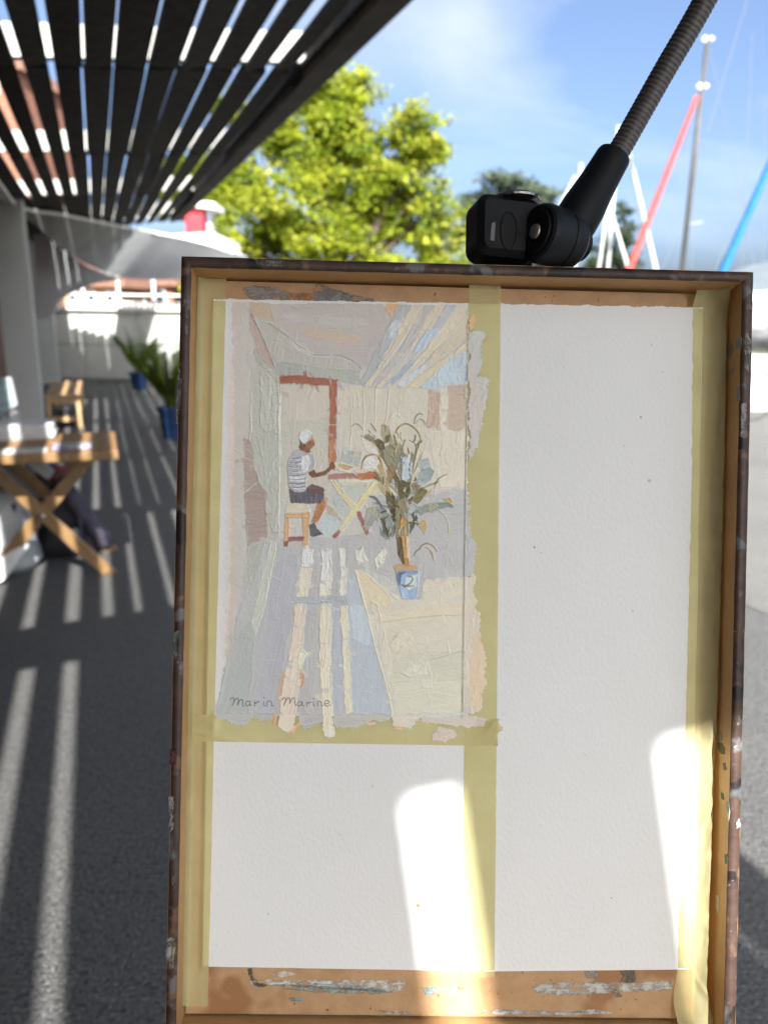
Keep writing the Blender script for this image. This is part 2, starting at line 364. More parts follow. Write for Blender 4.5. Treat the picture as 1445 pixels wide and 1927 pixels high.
# houses beyond the railing
m_brick = mat('orange_brick', (0.38, 0.17, 0.07), (0.50, 0.27, 0.13), rough=0.85, scale=3, bump=.01, bscale=9)
m_roof = mat('brown_roof_tile', (0.13, 0.06, 0.04), (0.22, 0.11, 0.075), rough=0.85, scale=5)
m_glass = mat('window_glass', (0.03, 0.04, 0.05), rough=0.1, spec=0.6)
m_brickred = mat('red_brick', (0.20, 0.085, 0.055), (0.30, 0.14, 0.09), rough=0.9, scale=6)
def house(x0, x1, ytop, ybase, Y, m, label, roof=True, deep=4, nwin=3):
    a = at(x0, ybase, Y); b = at(x1, ybase, Y); t = at((x0+x1)/2, ytop, Y).z
    r = root('house', Vector(((a.x+b.x)/2, Y+deep/2, 0)), label, 'house')
    X = Vector((1, 0, 0)); Yv = Vector((0, 1, 0)); w = (b.x-a.x)/2; c = Vector(((a.x+b.x)/2, Y+deep/2, 0))
    mb = MB(); mb.box(c+Z*(t/2), X, Yv, Z, w, deep/2, t/2); mb.build('wall', m, r)
    if roof:
        e = .25; mb = MB(); f = [Vector((c.x-w-e, Y-e, t)), Vector((c.x+w+e, Y-e, t)), Vector((c.x+w+e, Y+deep+e, t)), Vector((c.x-w-e, Y+deep+e, t))]
        rz = t+deep*.22; g = [Vector((c.x-w*.6, Y+deep/2-.05, rz)), Vector((c.x+w*.6, Y+deep/2-.05, rz)), Vector((c.x+w*.6, Y+deep/2+.05, rz)), Vector((c.x-w*.6, Y+deep/2+.05, rz))]
        mb.hexa(f+g); mb.build('roof', m_roof, r)
    for i in range(nwin):
        xx = c.x-w+2*w*(i+.5)/nwin; hh = min(.45, t*.12); zz = t-hh*1.5
        mb = MB(); mb.box(Vector((xx, Y-.03, zz)), X, Yv, Z, w/nwin*.42, .035, hh); wn = mb.build('window', m_white, r)
        mb = MB(); mb.box(Vector((xx, Y-.055, zz)), X, Yv, Z, w/nwin*.34, .02, hh*.82); mb.build('pane', m_glass, wn)
    return r
house(128, 232, 540, 640, 27, m_brick, 'low orange brick house seen over the far concrete wall', nwin=3)
house(238, 330, 538, 640, 31, m_brickred, 'brown walled house with white windows beyond the white railing', nwin=2)
house(-80, 84, 132, 640, 44, m_brickred, 'tall brick house glimpsed through gaps between the pergola boards', roof=True, deep=8, nwin=6)
# red kiosk with a white roof slab, right of the pergola's far end
kr = at(378, 440, 19.5)
kio = root('kiosk', Vector((kr.x, kr.y+.4, 0)), 'small red hut with a flat white roof beside the bright tree', 'kiosk')
m_kred = mat('red_paint', (0.42, 0.022, 0.035), (0.50, 0.04, 0.05), rough=0.5, scale=5)
p0 = at(350, 440, 19.5); p1 = at(383, 440, 19.5); zt_ = at(370, 388, 19.5).z
mb = MB(); mb.box(Vector(((p0.x+p1.x)/2, 19.9, zt_/2)), Vector((1, 0, 0)), Vector((0, 1, 0)), Z, (p1.x-p0.x)/2, .4, zt_/2); mb.build('wall', m_kred, kio)
q0 = at(340, 386, 19.45); q1 = at(406, 392, 19.45)
mb = MB(); mb.bar(Vector((q0.x, 19.9, q0.z+.05)), Vector((q1.x, 19.9, q1.z+.05)), 1.1, .14); mb.build('roof', m_white, kio)
mb = MB(); w0 = at(362, 412, 19.5); mb.lathe(w0+Vector((0, .12, 0)), Vector((0, -1, 0)), [(0, .17), (.06, .17), (.06, .01)], 20); mb.build('lamp', m_white, kio)
mb = MB(); g0 = at(395, 440, 19.7); g1 = at(399, 395, 19.7); mb.box(Vector((g0.x, 19.75, g1.z/2)), Vector((1, 0, 0)), Vector((0, 1, 0)), Z, .06, .06, g1.z/2); mb.build('post', mat('blue_grey_metal', (.35, .40, .48), rough=.5), kio)
# white terrace roof
X1 = Vector((1, 0, 0)); Y1 = Vector((0, 1, 0))
ter = root('terrace_roof', Vector((at(380, 470, 17).x, 18, 0)), 'bright white flat terrace roof beyond the pergola end', 'roof')
mb = MB(); mb.prism([at(322, 442, 17), at(402, 437, 17), at(402, 457, 17), at(340, 458, 17)], [p+Y1*3 for p in (at(322, 442, 17), at(402, 437, 17), at(402, 457, 17), at(340, 458, 17))]); mb.build('upper_slab', m_white, ter)
q = [at(330, 462, 16.4), at(405, 458, 16.4), at(428, 470, 16.4), at(424, 482, 16.4), at(332, 484, 16.4)]
mb = MB(); mb.prism(q, [p+Y1*2.4 for p in q]); mb.build('lower_slab', m_white, ter)
for x in (352, 412):
    a = at(x, 470, 17.2); mb = MB(); mb.box(Vector((a.x, 17.4, a.z/2)), X1, Y1, Z, .06, .06, a.z/2); mb.build('post', m_white, ter)

# awning cloth hung under the far end of the pergola
m_cloth = mat('grey_awning_cloth', (0.30, 0.305, 0.305), (0.36, 0.365, 0.365), rough=0.9, scale=2, trans=0.42)
m_pale = mat('pale_awning_cloth', (0.74, 0.76, 0.78), (0.80, 0.82, 0.84), rough=0.9, scale=2, trans=0.12)
top = [(-40, 300), (0, 345), (30, 388), (70, 398), (110, 402), (150, 410), (200, 420), (250, 430), (300, 440), (345, 448), (400, 462), (440, 476)]
bot = [(-40, 330), (0, 372), (34, 400), (66, 422), (95, 448), (125, 474), (160, 496), (195, 512), (230, 523), (280, 527), (345, 526), (440, 520)]
def lerp_path(pts, f):
    x = f*(len(pts)-1); i = min(int(x), len(pts)-2); g = x-i
    return (pts[i][0]*(1-g)+pts[i+1][0]*g, pts[i][1]*(1-g)+pts[i+1][1]*g)
def under(x, y):
    d = ray(x, y); t = (ZC-.05-CAMP.z)/(d.z - TILT*d.dot(V)); return min(14.0, d.y*t)*.985
P = []
for r_ in range(9):
    f = r_/8; row = []
    for c_ in range(34):
        g = c_/33; a = lerp_path(top, g); b = lerp_path(bot, g)
        row.append(at(a[0]*(1-f)+b[0]*f, a[1]*(1-f)+b[1]*f, under(*a)+(.5+.7*g)*f+.10*math.sin(f*math.pi)+.03*math.sin(g*40)))
    P.append(row)
aw = root('awning', at(200, 470, 12.6), 'sagging grey cloth awning below the far end of the slats', 'awning')
mb = MB(); mb.grid(P); mb.build('cloth', m_cloth, aw, smooth=True)
mb = MB(); mb.tube([at(*lerp_path(top, g/24), under(*lerp_path(top, g/24))-.02) for g in range(25)], .018, 8); mb.build('edge_cord', m_white, aw)
q = [(66, 430), (100, 455), (160, 500), (232, 526), (180, 533), (140, 548), (112, 566), (98, 600), (66, 600)]
mb = MB(); mb.prism([at(x, y, 13.2) for x, y in q], [at(x, y, 13.2)+Y1*.03 for x, y in q])
tag(mb.build('canvas_sheet', m_pale, origin=at(120, 520, 13.2)), 'pale canvas sheet hanging below the grey awning', 'canvas')

# ------------------------------------------------------------------ trees
m_bark = mat('bark', (0.06, 0.045, 0.03), (0.13, 0.10, 0.075), rough=0.9, scale=8, bump=.02, bscale=20)
attr_mat('leaf', rough=0.55, bump=0, vary=0.12, trans=0.55, spec=0.25)
def rnd_dir():
    z = random.uniform(-1, 1); a = random.uniform(0, 2*math.pi); r = math.sqrt(1-z*z); return Vector((r*math.cos(a), r*math.sin(a), z))
def leaf(mb, p, d, nrm, s, col, w=.5):
    sd_ = d.cross(nrm).normalized()*s*w; b = len(mb.v)
    mb.v += [p, p+d*s*.5+sd_+nrm*s*.08, p+d*s, p+d*s*.5-sd_+nrm*s*.08]; mb.f.append((b, b+1, b+2, b+3)); mb.c.append((*col, 1)); mb.uv += [(0, 0)]*4
def tree(name, blobs, Y, base, label, cat, pal, nclump, nleaf, ls, csz, trunk_r, group=None, flat=1.0):
    """blobs: (px, py, rx px, ry px, depth offset m): the masses that make up the crown"""
    k = Y/FPX; r = root(name, base, label, cat, group)
    cb = []
    for (x, y, rx, ry, dz) in blobs: cb.append((at(x, y, Y+dz), rx*k*1.03, ry*k*1.03, max(rx, ry)*k*.8))
    # trunk and limbs
    mb = MB(); topc = cb[0][0]
    fork = Vector((base.x*.8+topc.x*.2, base.y, max(1.2, topc.z*.42)))
    mb.tube([base, base*.5+fork*.5+Vector((.08, 0, 0)), fork], [trunk_r, trunk_r*.8, trunk_r*.62], 10)
    for (c, a, b, e) in cb:
        mid = fork*.5+c*.5+Vector((random.uniform(-.2, .2), random.uniform(-.2, .2), -.15*(c-fork).length))
        mb.tube([fork-Z*.1, mid, c, c+(c-fork).normalized()*b*.6], [trunk_r*.5, trunk_r*.28, trunk_r*.13, .012], 7)
        for q in range(5):
            d = rnd_dir(); d.z *= .6; e1 = c+Vector((d.x*a, d.y*e, d.z*b))*.8; mb.tube([mid*.3+c*.7, c*.5+e1*.5-Z*.05, e1], [trunk_r*.12, trunk_r*.07, .01], 5)
    mb.build('trunk', m_bark, r, smooth=True)
    tot = sum(a*b for (_, a, b, _) in cb); mb = MB()
    for (c, a, b, e) in cb:
        for q in range(max(4, int(nclump*a*b/tot))):
            d = rnd_dir(); rr = random.random()**.38
            cc = c+Vector((d.x*a, d.y*e, d.z*b))*rr
            if noise.noise(cc*1.1/csz*.35) < -.17: continue
            col0 = random.choice(pal); f = random.uniform(.8, 1.2); sz = csz*random.uniform(.6, 1.25)
            for m_ in range(nleaf):
                o = rnd_dir()*sz*random.random()**.6; o.z *= .55*flat
                dd = (rnd_dir()*.8+o.normalized()*.7+Vector((0, 0, -.35))).normalized(); nn = (rnd_dir()*.6+Z+Vector((.1, -.3, 0))).normalized()
                g = random.uniform(.85, 1.15)*f; leaf(mb, cc+o, dd, nn, ls*random.uniform(.6, 1.3), tuple(x*g for x in col0))
    mb.build('crown', MATS['leaf'], r)
    return r
big = [(620, 300, 95, 90, 0), (640, 190, 70, 55, .3), (560, 235, 70, 60, .5), (690, 250, 50, 60, 0), (780, 250, 55, 48, -.3), (815, 300, 30, 40, 0), (480, 300, 75, 55, .8),
       (450, 390, 75, 65, .4), (540, 380, 85, 60, -.6), (640, 350, 80, 45, -.5), (740, 345, 60, 60, -.2), (800, 400, 75, 60, 0), (730, 450, 55, 35, .9), (600, 450, 90, 55, -.4), (470, 460, 90, 50, 0),
       (840, 460, 45, 60, .2), (560, 520, 120, 50, 0), (760, 530, 110, 60, 0), (420, 540, 60, 60, .3), (600, 170, 30, 40, .2), (400, 330, 55, 50, .6), (430, 215, 45, 45, .8), (370, 400, 45, 45, .8), (345, 340, 50, 50, 1.0), (700, 400, 80, 60, .5), (500, 430, 80, 50, .6)]
bb = at(640, 600, 24); bb.z = 0
tree('broadleaf_tree', big, 24, bb, 'big bushy tree with bright yellow green leaves behind the painting box', 'tree',
     [(.29, .34, .024), (.34, .38, .03), (.24, .30, .022), (.38, .40, .05), (.16, .22, .02)], 2100, 40, .135, .42, .26)
ced = [(945, 338, 38, 13, 0), (925, 372, 52, 14, 1), (1008, 364, 42, 9, 0), (975, 350, 40, 9, .5), (1030, 372, 22, 6, 0), (900, 395, 40, 18, 0), (950, 410, 70, 22, -1), (1010, 395, 40, 16, 0), (960, 450, 80, 25, 0), (890, 440, 40, 22, 0), (960, 500, 90, 30, 0)]
bb = at(955, 600, 58); bb.z = 0
tree('cedar_tree', ced, 58, bb, 'grey green flat topped cedar far behind the black clamp', 'tree', [(.13, .17, .11), (.17, .20, .135), (.09, .125, .085)], 560, 30, .30, .85, .4, flat=.35)
con = [(1172, 400, 12, 22, 0), (1178, 440, 16, 20, 0), (1174, 480, 20, 22, 0), (1130, 470, 26, 30, 1), (1150, 520, 50, 40, 0)]
bb = at(1165, 600, 60); bb.z = 0
tree('conifer_tree', con, 60, bb, 'small dark conifer peeping out between the white masts', 'tree', [(.045, .07, .03), (.06, .085, .035)], 170, 26, .28, .6, .3, flat=.7)

# ------------------------------------------------------------------ boats on the hard standing
m_alu = mat('grey_aluminium', (0.050, 0.050, 0.046), (0.075, 0.073, 0.068), rough=0.5, scale=2, metal=0.0)
m_redsail = mat('red_sail_cover', (0.50, 0.05, 0.045), (0.56, 0.08, 0.065), rough=0.7, scale=6, stretch=(1, 1, 4))
m_bluesail = mat('blue_sail_cover', (0.004, 0.105, 0.30), (0.008, 0.14, 0.36), rough=0.7, scale=6, stretch=(1, 1, 4))
m_hull = mat('white_hull', (0.72, 0.73, 0.74), (0.76, 0.77, 0.78), rough=0.3, scale=1)
m_hull2 = mat('off_white_sailcloth', (0.42, 0.43, 0.42), (0.50, 0.51, 0.50), rough=0.6, scale=4)
m_greyhull = mat('grey_cover', (0.16, 0.165, 0.18), (0.34, 0.345, 0.36), rough=0.6, scale=3, bump=.02, bscale=5, stretch=(1, 1, 4), lo=.35, hi=.6)
m_wire = mat('steel_wire', (0.30, 0.32, 0.35), rough=0.35, metal=0.6)
def hull_mesh(c, bow, length, beam, z0, z1):
    d = (Vector((bow.x, bow.y, 0))-Vector((c.x, c.y, 0))).normalized(); s = Vector((-d.y, d.x, 0)); loops = []
    for k in range(11):
        f = k/10; w = beam/2*max(.03, math.sin(math.pi*(.12+.88*f*.98))**.7 if f > .4 else (.72+.28*f/.4)*.97)
        x = (f-.42)*length; p = Vector((c.x, c.y, 0))+d*x; zt = z1+.12*f*f*2; zb = z0+.45*max(0, f-.6)**1.2*1.6
        loops.append([p+s*w+Z*zt, p+s*w*.93+Z*(zt*.55+zb*.45), p+s*w*.45+Z*(zb+.06), p+Z*zb, p-s*w*.45+Z*(zb+.06), p-s*w*.93+Z*(zt*.55+zb*.45), p-s*w+Z*zt, p+Z*(zt+.06)])
    return loops
def boat(mast_top, mast_low, Y, rad, label, jib=None, m_jib=None, m_mast=None, bow_px=None, m_h=None, z1=1.55, length=6.5, fittings=(), stays=(), spreaders=()):
    t = at(*mast_top, Y); l = at(*mast_low, Y); d = (t-l).normalized(); foot = l-d*((l.z-1.4)/d.z)
    r = root('sailboat', Vector((foot.x, foot.y, 0)), label, 'sailboat', 'sailing boats laid up beyond the painting box')
    mb = MB(); mb.tube([foot, foot*.5+t*.5, t], [rad, rad, rad*.75], 10); mb.build('mast', m_mast or m_alu, r, smooth=True)
    bow = at(*(bow_px or (mast_low[0]-260, 560)), Y)
    lp = hull_mesh(foot, bow, length, 2.0, .45, z1); mb = MB(); mb.rings(lp); mb.build('hull', m_h or m_hull, r, smooth=False)
    d2 = (Vector((bow.x, bow.y, 0))-Vector((foot.x, foot.y, 0))).normalized(); s2 = Vector((-d2.y, d2.x, 0))
    for q in (-1.4, .9):
        mb = MB(); c = Vector((foot.x, foot.y, 0))+d2*q; mb.bar(c-s2*.8, c-s2*.4+Z*.95, .07, .07); mb.bar(c+s2*.8, c+s2*.4+Z*.95, .07, .07); mb.bar(c-s2*.85+Z*.06, c+s2*.85+Z*.06, .08, .08); mb.build('cradle', m_alu, r)
    if jib:
        a = at(*jib[0], Y); b = at(*jib[1], Y); e = a+(b-a)*1.12
        mb = MB(); n_ = 16; mb.tube([a+(e-a)*(i/n_) for i in range(n_+1)], [rad*(.85+.55*(i/n_))*(1+.08*math.sin(i*2.4)) for i in range(n_+1)], 9); mb.build('furled_sail', m_jib, r, smooth=True)
    for (x, y) in fittings:
        mb = MB(); c = at(x, y, Y); mb.bar(c-X1*.17, c+X1*.17+Z*.02, .05, .04); mb.lathe(c-X1*.08-Z*.08, Z, [(0, .04), (.08, .07), (.16, .03)], 10); mb.lathe(c+X1*.09-Z*.05, Z, [(0, .03), (.07, .06), (.13, .02)], 10); mb.build('mast_fitting', m_white, r)
    for (a, b) in stays:
        mb = MB(); mb.tube([at(*a, Y), at(*b, Y)], .009, 5); mb.build('stay', m_wire, r)
    for (a, b) in spreaders:
        mb = MB(); mb.tube([at(*a, Y), at(*b, Y)], .014, 6); mb.build('spreader', m_wire, r)
    return r
boat((1331, 70), (1283, 505), 24, .075, 'sailboat with grey mast and furled red foresail at right of the clamp', jib=((1310, 182), (1184, 505)), m_jib=m_redsail, bow_px=(1150, 570),
     fittings=((1331, 74), (1321, 163)), stays=(((1330, 80), (1255, 470)), ((1295, 395), (1245, 508)), ((1331, 76), (1290, 300)), ((1322, 165), (1300, 505)), ((1321, 165), (1268, 505)), ((1331, 74), (1420, 505))), spreaders=(((1293, 422), (1322, 418)),), length=4.6)
boat((1620, -120), (1560, 505), 20, .075, 'sailboat with furled blue foresail at the far right edge', jib=((1500, 190), (1362, 505)), m_jib=m_bluesail, bow_px=(1340, 560), m_h=m_greyhull, length=6.0,
     stays=(((1405, 0), (1330, 250)), ((1362, 460), (1345, 508)), ((1415, 60), (1395, 505)), ((1440, 180), (1432, 560))))
boat((1163, 236), (1143, 505), 27, .06, 'sailboat with thick white mast rising right behind the clamp', m_mast=m_hull2, jib=((1184, 292), (1233, 508)), m_jib=m_hull2, bow_px=(1290, 570), length=4.4)
boat((1093, 308), (1080, 505), 34, .085, 'sailboat with short white mast left of the clamp arm', m_mast=m_hull2, jib=((1082, 332), (1040, 420)), m_jib=m_hull2, bow_px=(990, 570), length=5)
boat((1149, 345), (1124, 520), 30, .055, 'sailboat with pale mast half hidden by the clamp joint', m_mast=m_hull2, jib=((1150, 400), (1182, 508)), m_jib=m_hull2, bow_px=(1200, 570), length=4.5)

# right edge: white ledge above the covered dinghy, sunlit wall, bicycle
m_sunwall = mat('pale_render', (0.34, 0.34, 0.31), (0.42, 0.415, 0.38), rough=0.85, scale=2)
a = gnd(1380, 772); b = gnd(1700, 778)
dw = (b-a).normalized(); nw = Vector((-dw.y, dw.x, 0))
sw = root('low_wall', (a+b)/2, 'low sunlit cream wall beyond the right edge of the painting box', 'wall')
hz_ = at(1420, 668, a.y).z
mb = MB(); mb.box((a+b)/2+nw*.1+Z*hz_/2, dw, nw, Z, (b-a).length/2, .1, hz_/2); mb.build('render', m_sunwall, sw, bevel=.01)
mb = MB(); mb.box((a+b)/2-nw*.03+Z*.05, dw, nw, Z, (b-a).length/2, .03, .05); mb.build('plinth', m_conc, sw)
tn = root('marquee', Vector((at(1520, 580, 23).x, 23.5, 0)), 'white marquee top at the right edge behind the covered boat', 'marquee')
q = [at(1395, 574, 22), at(1700, 570, 22), at(1700, 592, 22), at(1395, 593, 22)]
mb = MB(); mb.prism(q, [p+Y1*3+Z*.4 for p in q]); mb.build('valance', m_white, tn)
for x in (1400, 1690):
    c = at(x, 590, 22.1); mb = MB(); mb.bar(Vector((c.x, c.y, 0)), c, .06, .06, Y1); mb.build('post', m_white, tn)
dg = root('covered_dinghy', Vector((at(1520, 640, 17).x, 17, 0)), 'small boat under a silver grey tarpaulin at the right edge', 'boat')
cc = Vector((at(1560, 640, 17).x, 17, 0)); lp = hull_mesh(cc, cc-X1*3, 5.2, 1.7, .62, at(1440, 600, 17).z)
mb = MB(); mb.rings(lp); mb.build('tarpaulin', m_greyhull, dg, smooth=True)
for q in (-1, 1):
    mb = MB(); mb.bar(cc+X1*q-Y1*.7, cc+X1*q-Y1*.2+Z*.8, .06, .06); mb.bar(cc+X1*q+Y1*.7, cc+X1*q+Y1*.2+Z*.8, .06, .06); mb.build('trestle', m_white, dg)
bk = gnd(1427, 792)
bi = root('bicycle', bk, 'grey bicycle with olive handlebar parked at the right edge', 'bicycle')
m_tyre = mat('tyre_rubber', (0.05, 0.055, 0.055), rough=0.7); m_olive = mat('olive_paint', (0.16, 0.19, 0.10), rough=0.45); m_gframe = mat('grey_frame', (0.22, 0.24, 0.24), rough=0.4)
bx = Vector((.96, .28, 0)).normalized()
def wheel(c):
    mb = MB(); mb.tube([c+bx*.33*math.cos(t*math.pi/16)+Z*.33*math.sin(t*math.pi/16) for t in range(33)], .018, 7, cap=False); w = mb.build('wheel', m_tyre, bi, smooth=True)
    mb = MB()
    for t in range(10): mb.tube([c, c+bx*.31*math.cos(t*math.pi/5)+Z*.31*math.sin(t*math.pi/5)], .003, 4)
    mb.build('spokes', m_wire, w)
w1 = bk-bx*.12+Z*.345; w2 = w1+bx*1.05; wheel(w1); wheel(w2)
bb_ = w1+bx*.62-Z*.05; hd = w1+bx*.22+Z*.42; st = w1+bx*.72+Z*.40
mb = MB()
for (p, q) in ((hd, st), (hd, bb_), (st, bb_), (st, w2), (bb_, w2), (w1, hd)): mb.tube([p, q], .017, 8)
mb.build('frame', m_gframe, bi, smooth=True)
hb = hd-bx*.06+Z*.16; sx_ = Vector((-bx.y, bx.x, 0))
mb = MB(); mb.tube([hd, hb], .014, 8); mb.tube([hb-sx_*.28-bx*.10-Z*.12, hb-sx_*.28-bx*.12, hb-sx_*.2+Z*.03, hb, hb+sx_*.2+Z*.03, hb+sx_*.28-bx*.12, hb+sx_*.28-bx*.10-Z*.12], .013, 8); mb.build('handlebar', m_olive, bi, smooth=True)
mb = MB(); mb.tube([st, st+Z*.12], .013, 8); mb.rings([[st+Z*.12+bx*x+sx_*w*s+Z*zz for (s, zz) in ((-1, 0), (1, 0), (1, .04), (-1, .04))] for (x, w) in ((-.13, .02), (0, .04), (.12, .08))]); mb.build('saddle', m_tyre, bi)

# ------------------------------------------------------------------ potted palms
m_blue = mat('blue_glaze', (0.010, 0.028, 0.085), (0.016, 0.042, 0.115), rough=0.25, scale=5, spec=.5)
m_soil = mat('potting_soil', (0.10, 0.075, 0.05), (0.05, 0.035, 0.022), rough=.95, scale=30, bump=.01)
def palm(base, h, potr, poth, label, pal, nf):
    r = root('potted_palm', base, label, 'plant', 'palms in blue pots')
    mb = MB(); mb.lathe(base, Z, [(0, potr*.66), (poth*.1, potr*.70), (poth*.84, potr*.97), (poth*.86, potr*1.08), (poth, potr*1.1), (poth, potr*.98), (poth*.86, potr*.93)], 28); mb.build('pot', m_blue, r, smooth=False)
    mb = MB(); mb.lathe(base+Z*poth*.80, Z, [(0, potr*.9), (poth*.08, potr*.9), (poth*.1, potr*.4)], 20); mb.build('soil', m_soil, r)
    for i in range(nf):
        a = i*2.399+random.uniform(-.3, .3); tilt = random.uniform(.03, .55); L_ = (h-poth)*random.uniform(.75, 1.12)
        out = Vector((math.cos(a), math.sin(a), 0)); p = base+Z*poth*.85+out*random.uniform(.01, potr*.3); pts = [p]; ang = tilt*.45
        for k in range(9):
            ang += tilt*.19; p = p+(out*math.sin(ang)+Z*math.cos(ang))*(L_/9); pts.append(p)
        mb = MB(); mb.tube(pts, [.009-.0008*k for k in range(10)], 5)
        mb.c = [(.13, .17, .03, 1)]*len(mb.f); mb.uv = [(0, 0)]*len(mb.v)
        side = out.cross(Z).normalized()
        for k in range(42):
            f = .2+.8*k/41; x = f*9; j = min(int(x), 8); q = pts[j].lerp(pts[j+1], x-j); d = (pts[j+1]-pts[j]).normalized()
            ll = L_*.26*math.sin(math.pi*(.18+.78*f))**.7
            for s in (-1, 1):
                dd = (d*.75+side*s*.8+Z*random.uniform(-.25, .15)).normalized(); g = random.uniform(.8, 1.2); c = random.choice(pal)
                leaf(mb, q, dd, (Z+out*.3).normalized(), ll*random.uniform(.8, 1.1), tuple(v*g for v in c), .05)
        mb.build('frond', MATS['leaf'], r)
pg = [(.09, .17, .025), (.13, .21, .03), (.06, .12, .018), (.18, .24, .04)]
palm(gnd(263, 733), 1.10, .165, .30, 'potted palm in blue pot by the far grey wall', pg, 20)
palm(gnd(326, 824), 1.16, .155, .36, 'potted palm in blue pot half hidden by the painting box edge', [(.19, .27, .028), (.26, .33, .04), (.13, .20, .022)], 24)

# ------------------------------------------------------------------ slatted stool
m_pine = mat('pine_wood', (0.40, 0.25, 0.12), (0.50, 0.33, 0.17), rough=.55, scale=4, stretch=(3, 3, .6), bump=.0005, bscale=40)
m_oak = mat('oiled_wood', (0.16, 0.09, 0.036), (0.235, 0.14, 0.062), rough=.42, scale=6, stretch=(4, 4, 4), bump=.0004, bscale=50, lo=.3, hi=.7)
m_oakd = mat('table_top_wood', (0.20, 0.105, 0.04), (0.30, 0.17, 0.07), rough=.45, scale=7, stretch=(2, 2, 2), lo=.3, hi=.7)
fl = gnd(101, 806); frr = gnd(148, 806); so = (fl+frr)/2; so.z = 0
st_ = root('bench', so, 'long low slatted wooden bench beside the grey column, seen end on', 'bench')
sw_ = (frr-fl).length/2+.02; sd_ = 1.9; sh = .385
sx = V; sy = U
for (i, j) in ((-1, 0), (1, 0), (-1, 1), (1, 1)):
    p = so+sx*sw_*i+sy*sd_*2*j*.5; mb = MB(); mb.bar(p, p+Z*(sh-.03), .055, .045, sx); mb.build('leg', m_pine, st_, bevel=.004)
for k in range(5):
    p = so+sx*(-sw_+2*sw_*k/4)+sy*sd_*.5+Z*(sh-.012); mb = MB(); mb.box(p, sx, sy, Z, sw_*.205, sd_*.5+.04, .012); mb.build('plank', m_pine, st_, bevel=.003)
for (j, z) in ((0, .325), (1, .325), (0, .11), (1, .11)):
    mb = MB(); mb.box(so+sy*sd_*j+Z*z, sx, sy, Z, sw_-.03, .012, .026); mb.build('rail', m_pine, st_)
bx_ = root('bag', so+sy*.16, 'dark bag with a tin on top kept underneath the slatted bench', 'bag')
m_black = mat('black_cloth', (0.012, 0.012, 0.014), (0.022, 0.022, 0.026), rough=.8, scale=20, bump=.003, bscale=40)
m_tin = mat('tin', (0.55, 0.55, 0.56), rough=.3, metal=.7)

mb = MB(); c = so+sy*.18
mb.rings([[c+sx*.11*w*math.cos(t*math.pi/5)*(1+.1*math.sin(t*2.1))+sy*.09*w*math.sin(t*math.pi/5)+Z*z for t in range(10)] for (z, w) in ((0.001, .9), (.06, 1.05), (.12, .95), (.17, .7), (.20, .35))]); mb.build('body', m_black, bx_, smooth=True)
mb = MB(); mb.lathe(c+Z*.201, Z, [(0, .05), (.04, .05), (.045, .045)], 16); mb.build('tin', m_tin, bx_)

# ------------------------------------------------------------------ folding table with crossed legs
HT = .735
tr = gnd(223, 849, HT); tbk = gnd(219, 813, HT)
tdep = (tbk-tr).dot(U); twid = .72
tb0 = tr - V*twid                                     # front left corner of the top
tab = root('folding_table', Vector((tb0.x, tb0.y, 0))+V*twid/2+U*tdep/2, 'small wooden folding table with crossed legs, holding papers', 'table')
npl = 8
for k in range(npl):
    w = twid/npl; mb = MB(); mb.box(tb0+V*(w*(k+.5))+U*(tdep/2+.02)-Z*.010, V, U, Z, w/2-.0025, tdep/2-.02, .010); mb.build('plank', m_oakd, tab, bevel=.002)
for (uu) in (.012, tdep+.012):
    mb = MB(); mb.box(tb0+V*twid/2+U*uu-Z*.020, V, U, Z, twid/2, .011, .020); mb.build('apron', m_oak, tab, bevel=.003)
for vv in (.10, twid-.10):
    mb = MB(); mb.box(tb0+V*vv+U*(tdep/2+.01)-Z*.034, V, U, Z, .022, tdep/2-.03, .013); mb.build('batten', m_oak, tab)
fA = gnd(207, 1078); fB = gnd(209, 1036)
for (uu, vF) in ((fA.dot(U)-tb0.dot(U), fA.dot(V)-tb0.dot(V)), (fB.dot(U)-tb0.dot(U), fB.dot(V)-tb0.dot(V))):
    for (v0, v1, du) in ((.05, vF, -.012), (twid-.115, .0, .013)):
        a = tb0+V*v0+U*(uu+du)-Z*.045; b = tb0+V*v1+U*(uu+du); b.z = .002
        d = (b-a).normalized(); n_ = U; s_ = d.cross(n_).normalized(); hw = .033
        # leg sawn level with the floor at its foot
        P = []
        for (q, zz) in ((a, a.z), (b, b.z)):
            for (i, j) in ((-1, -1), (1, -1), (1, 1), (-1, 1)):
                p = q+s_*hw*i; p = p+d*((zz-p.z)/d.z); P.append(p+n_*.011*j)
        mb = MB(); mb.hexa(P); mb.build('leg', m_oak, tab, bevel=.003)
    c = tb0+V*(twid*.46)+U*(uu)-Z*0; c.z = .355
mb = MB(); mb.tube([tb0+V*.30+U*.03+Z*(.352-HT), tb0+V*.30+U*(tdep-.03)+Z*(.352-HT)], .011, 10); mb.build('axle', m_oak, tab)
for (uu, vF) in ((fA.dot(U)-tb0.dot(U)-.026, 0), (fB.dot(U)-tb0.dot(U)-.026, 0)):
    mb = MB(); c = tb0+V*.325+U*uu; c.z = .36; mb.lathe(c, -U, [(-.004, .011), (.003, .011), (.006, .006)], 14); mb.build('bolt', m_tin, tab)
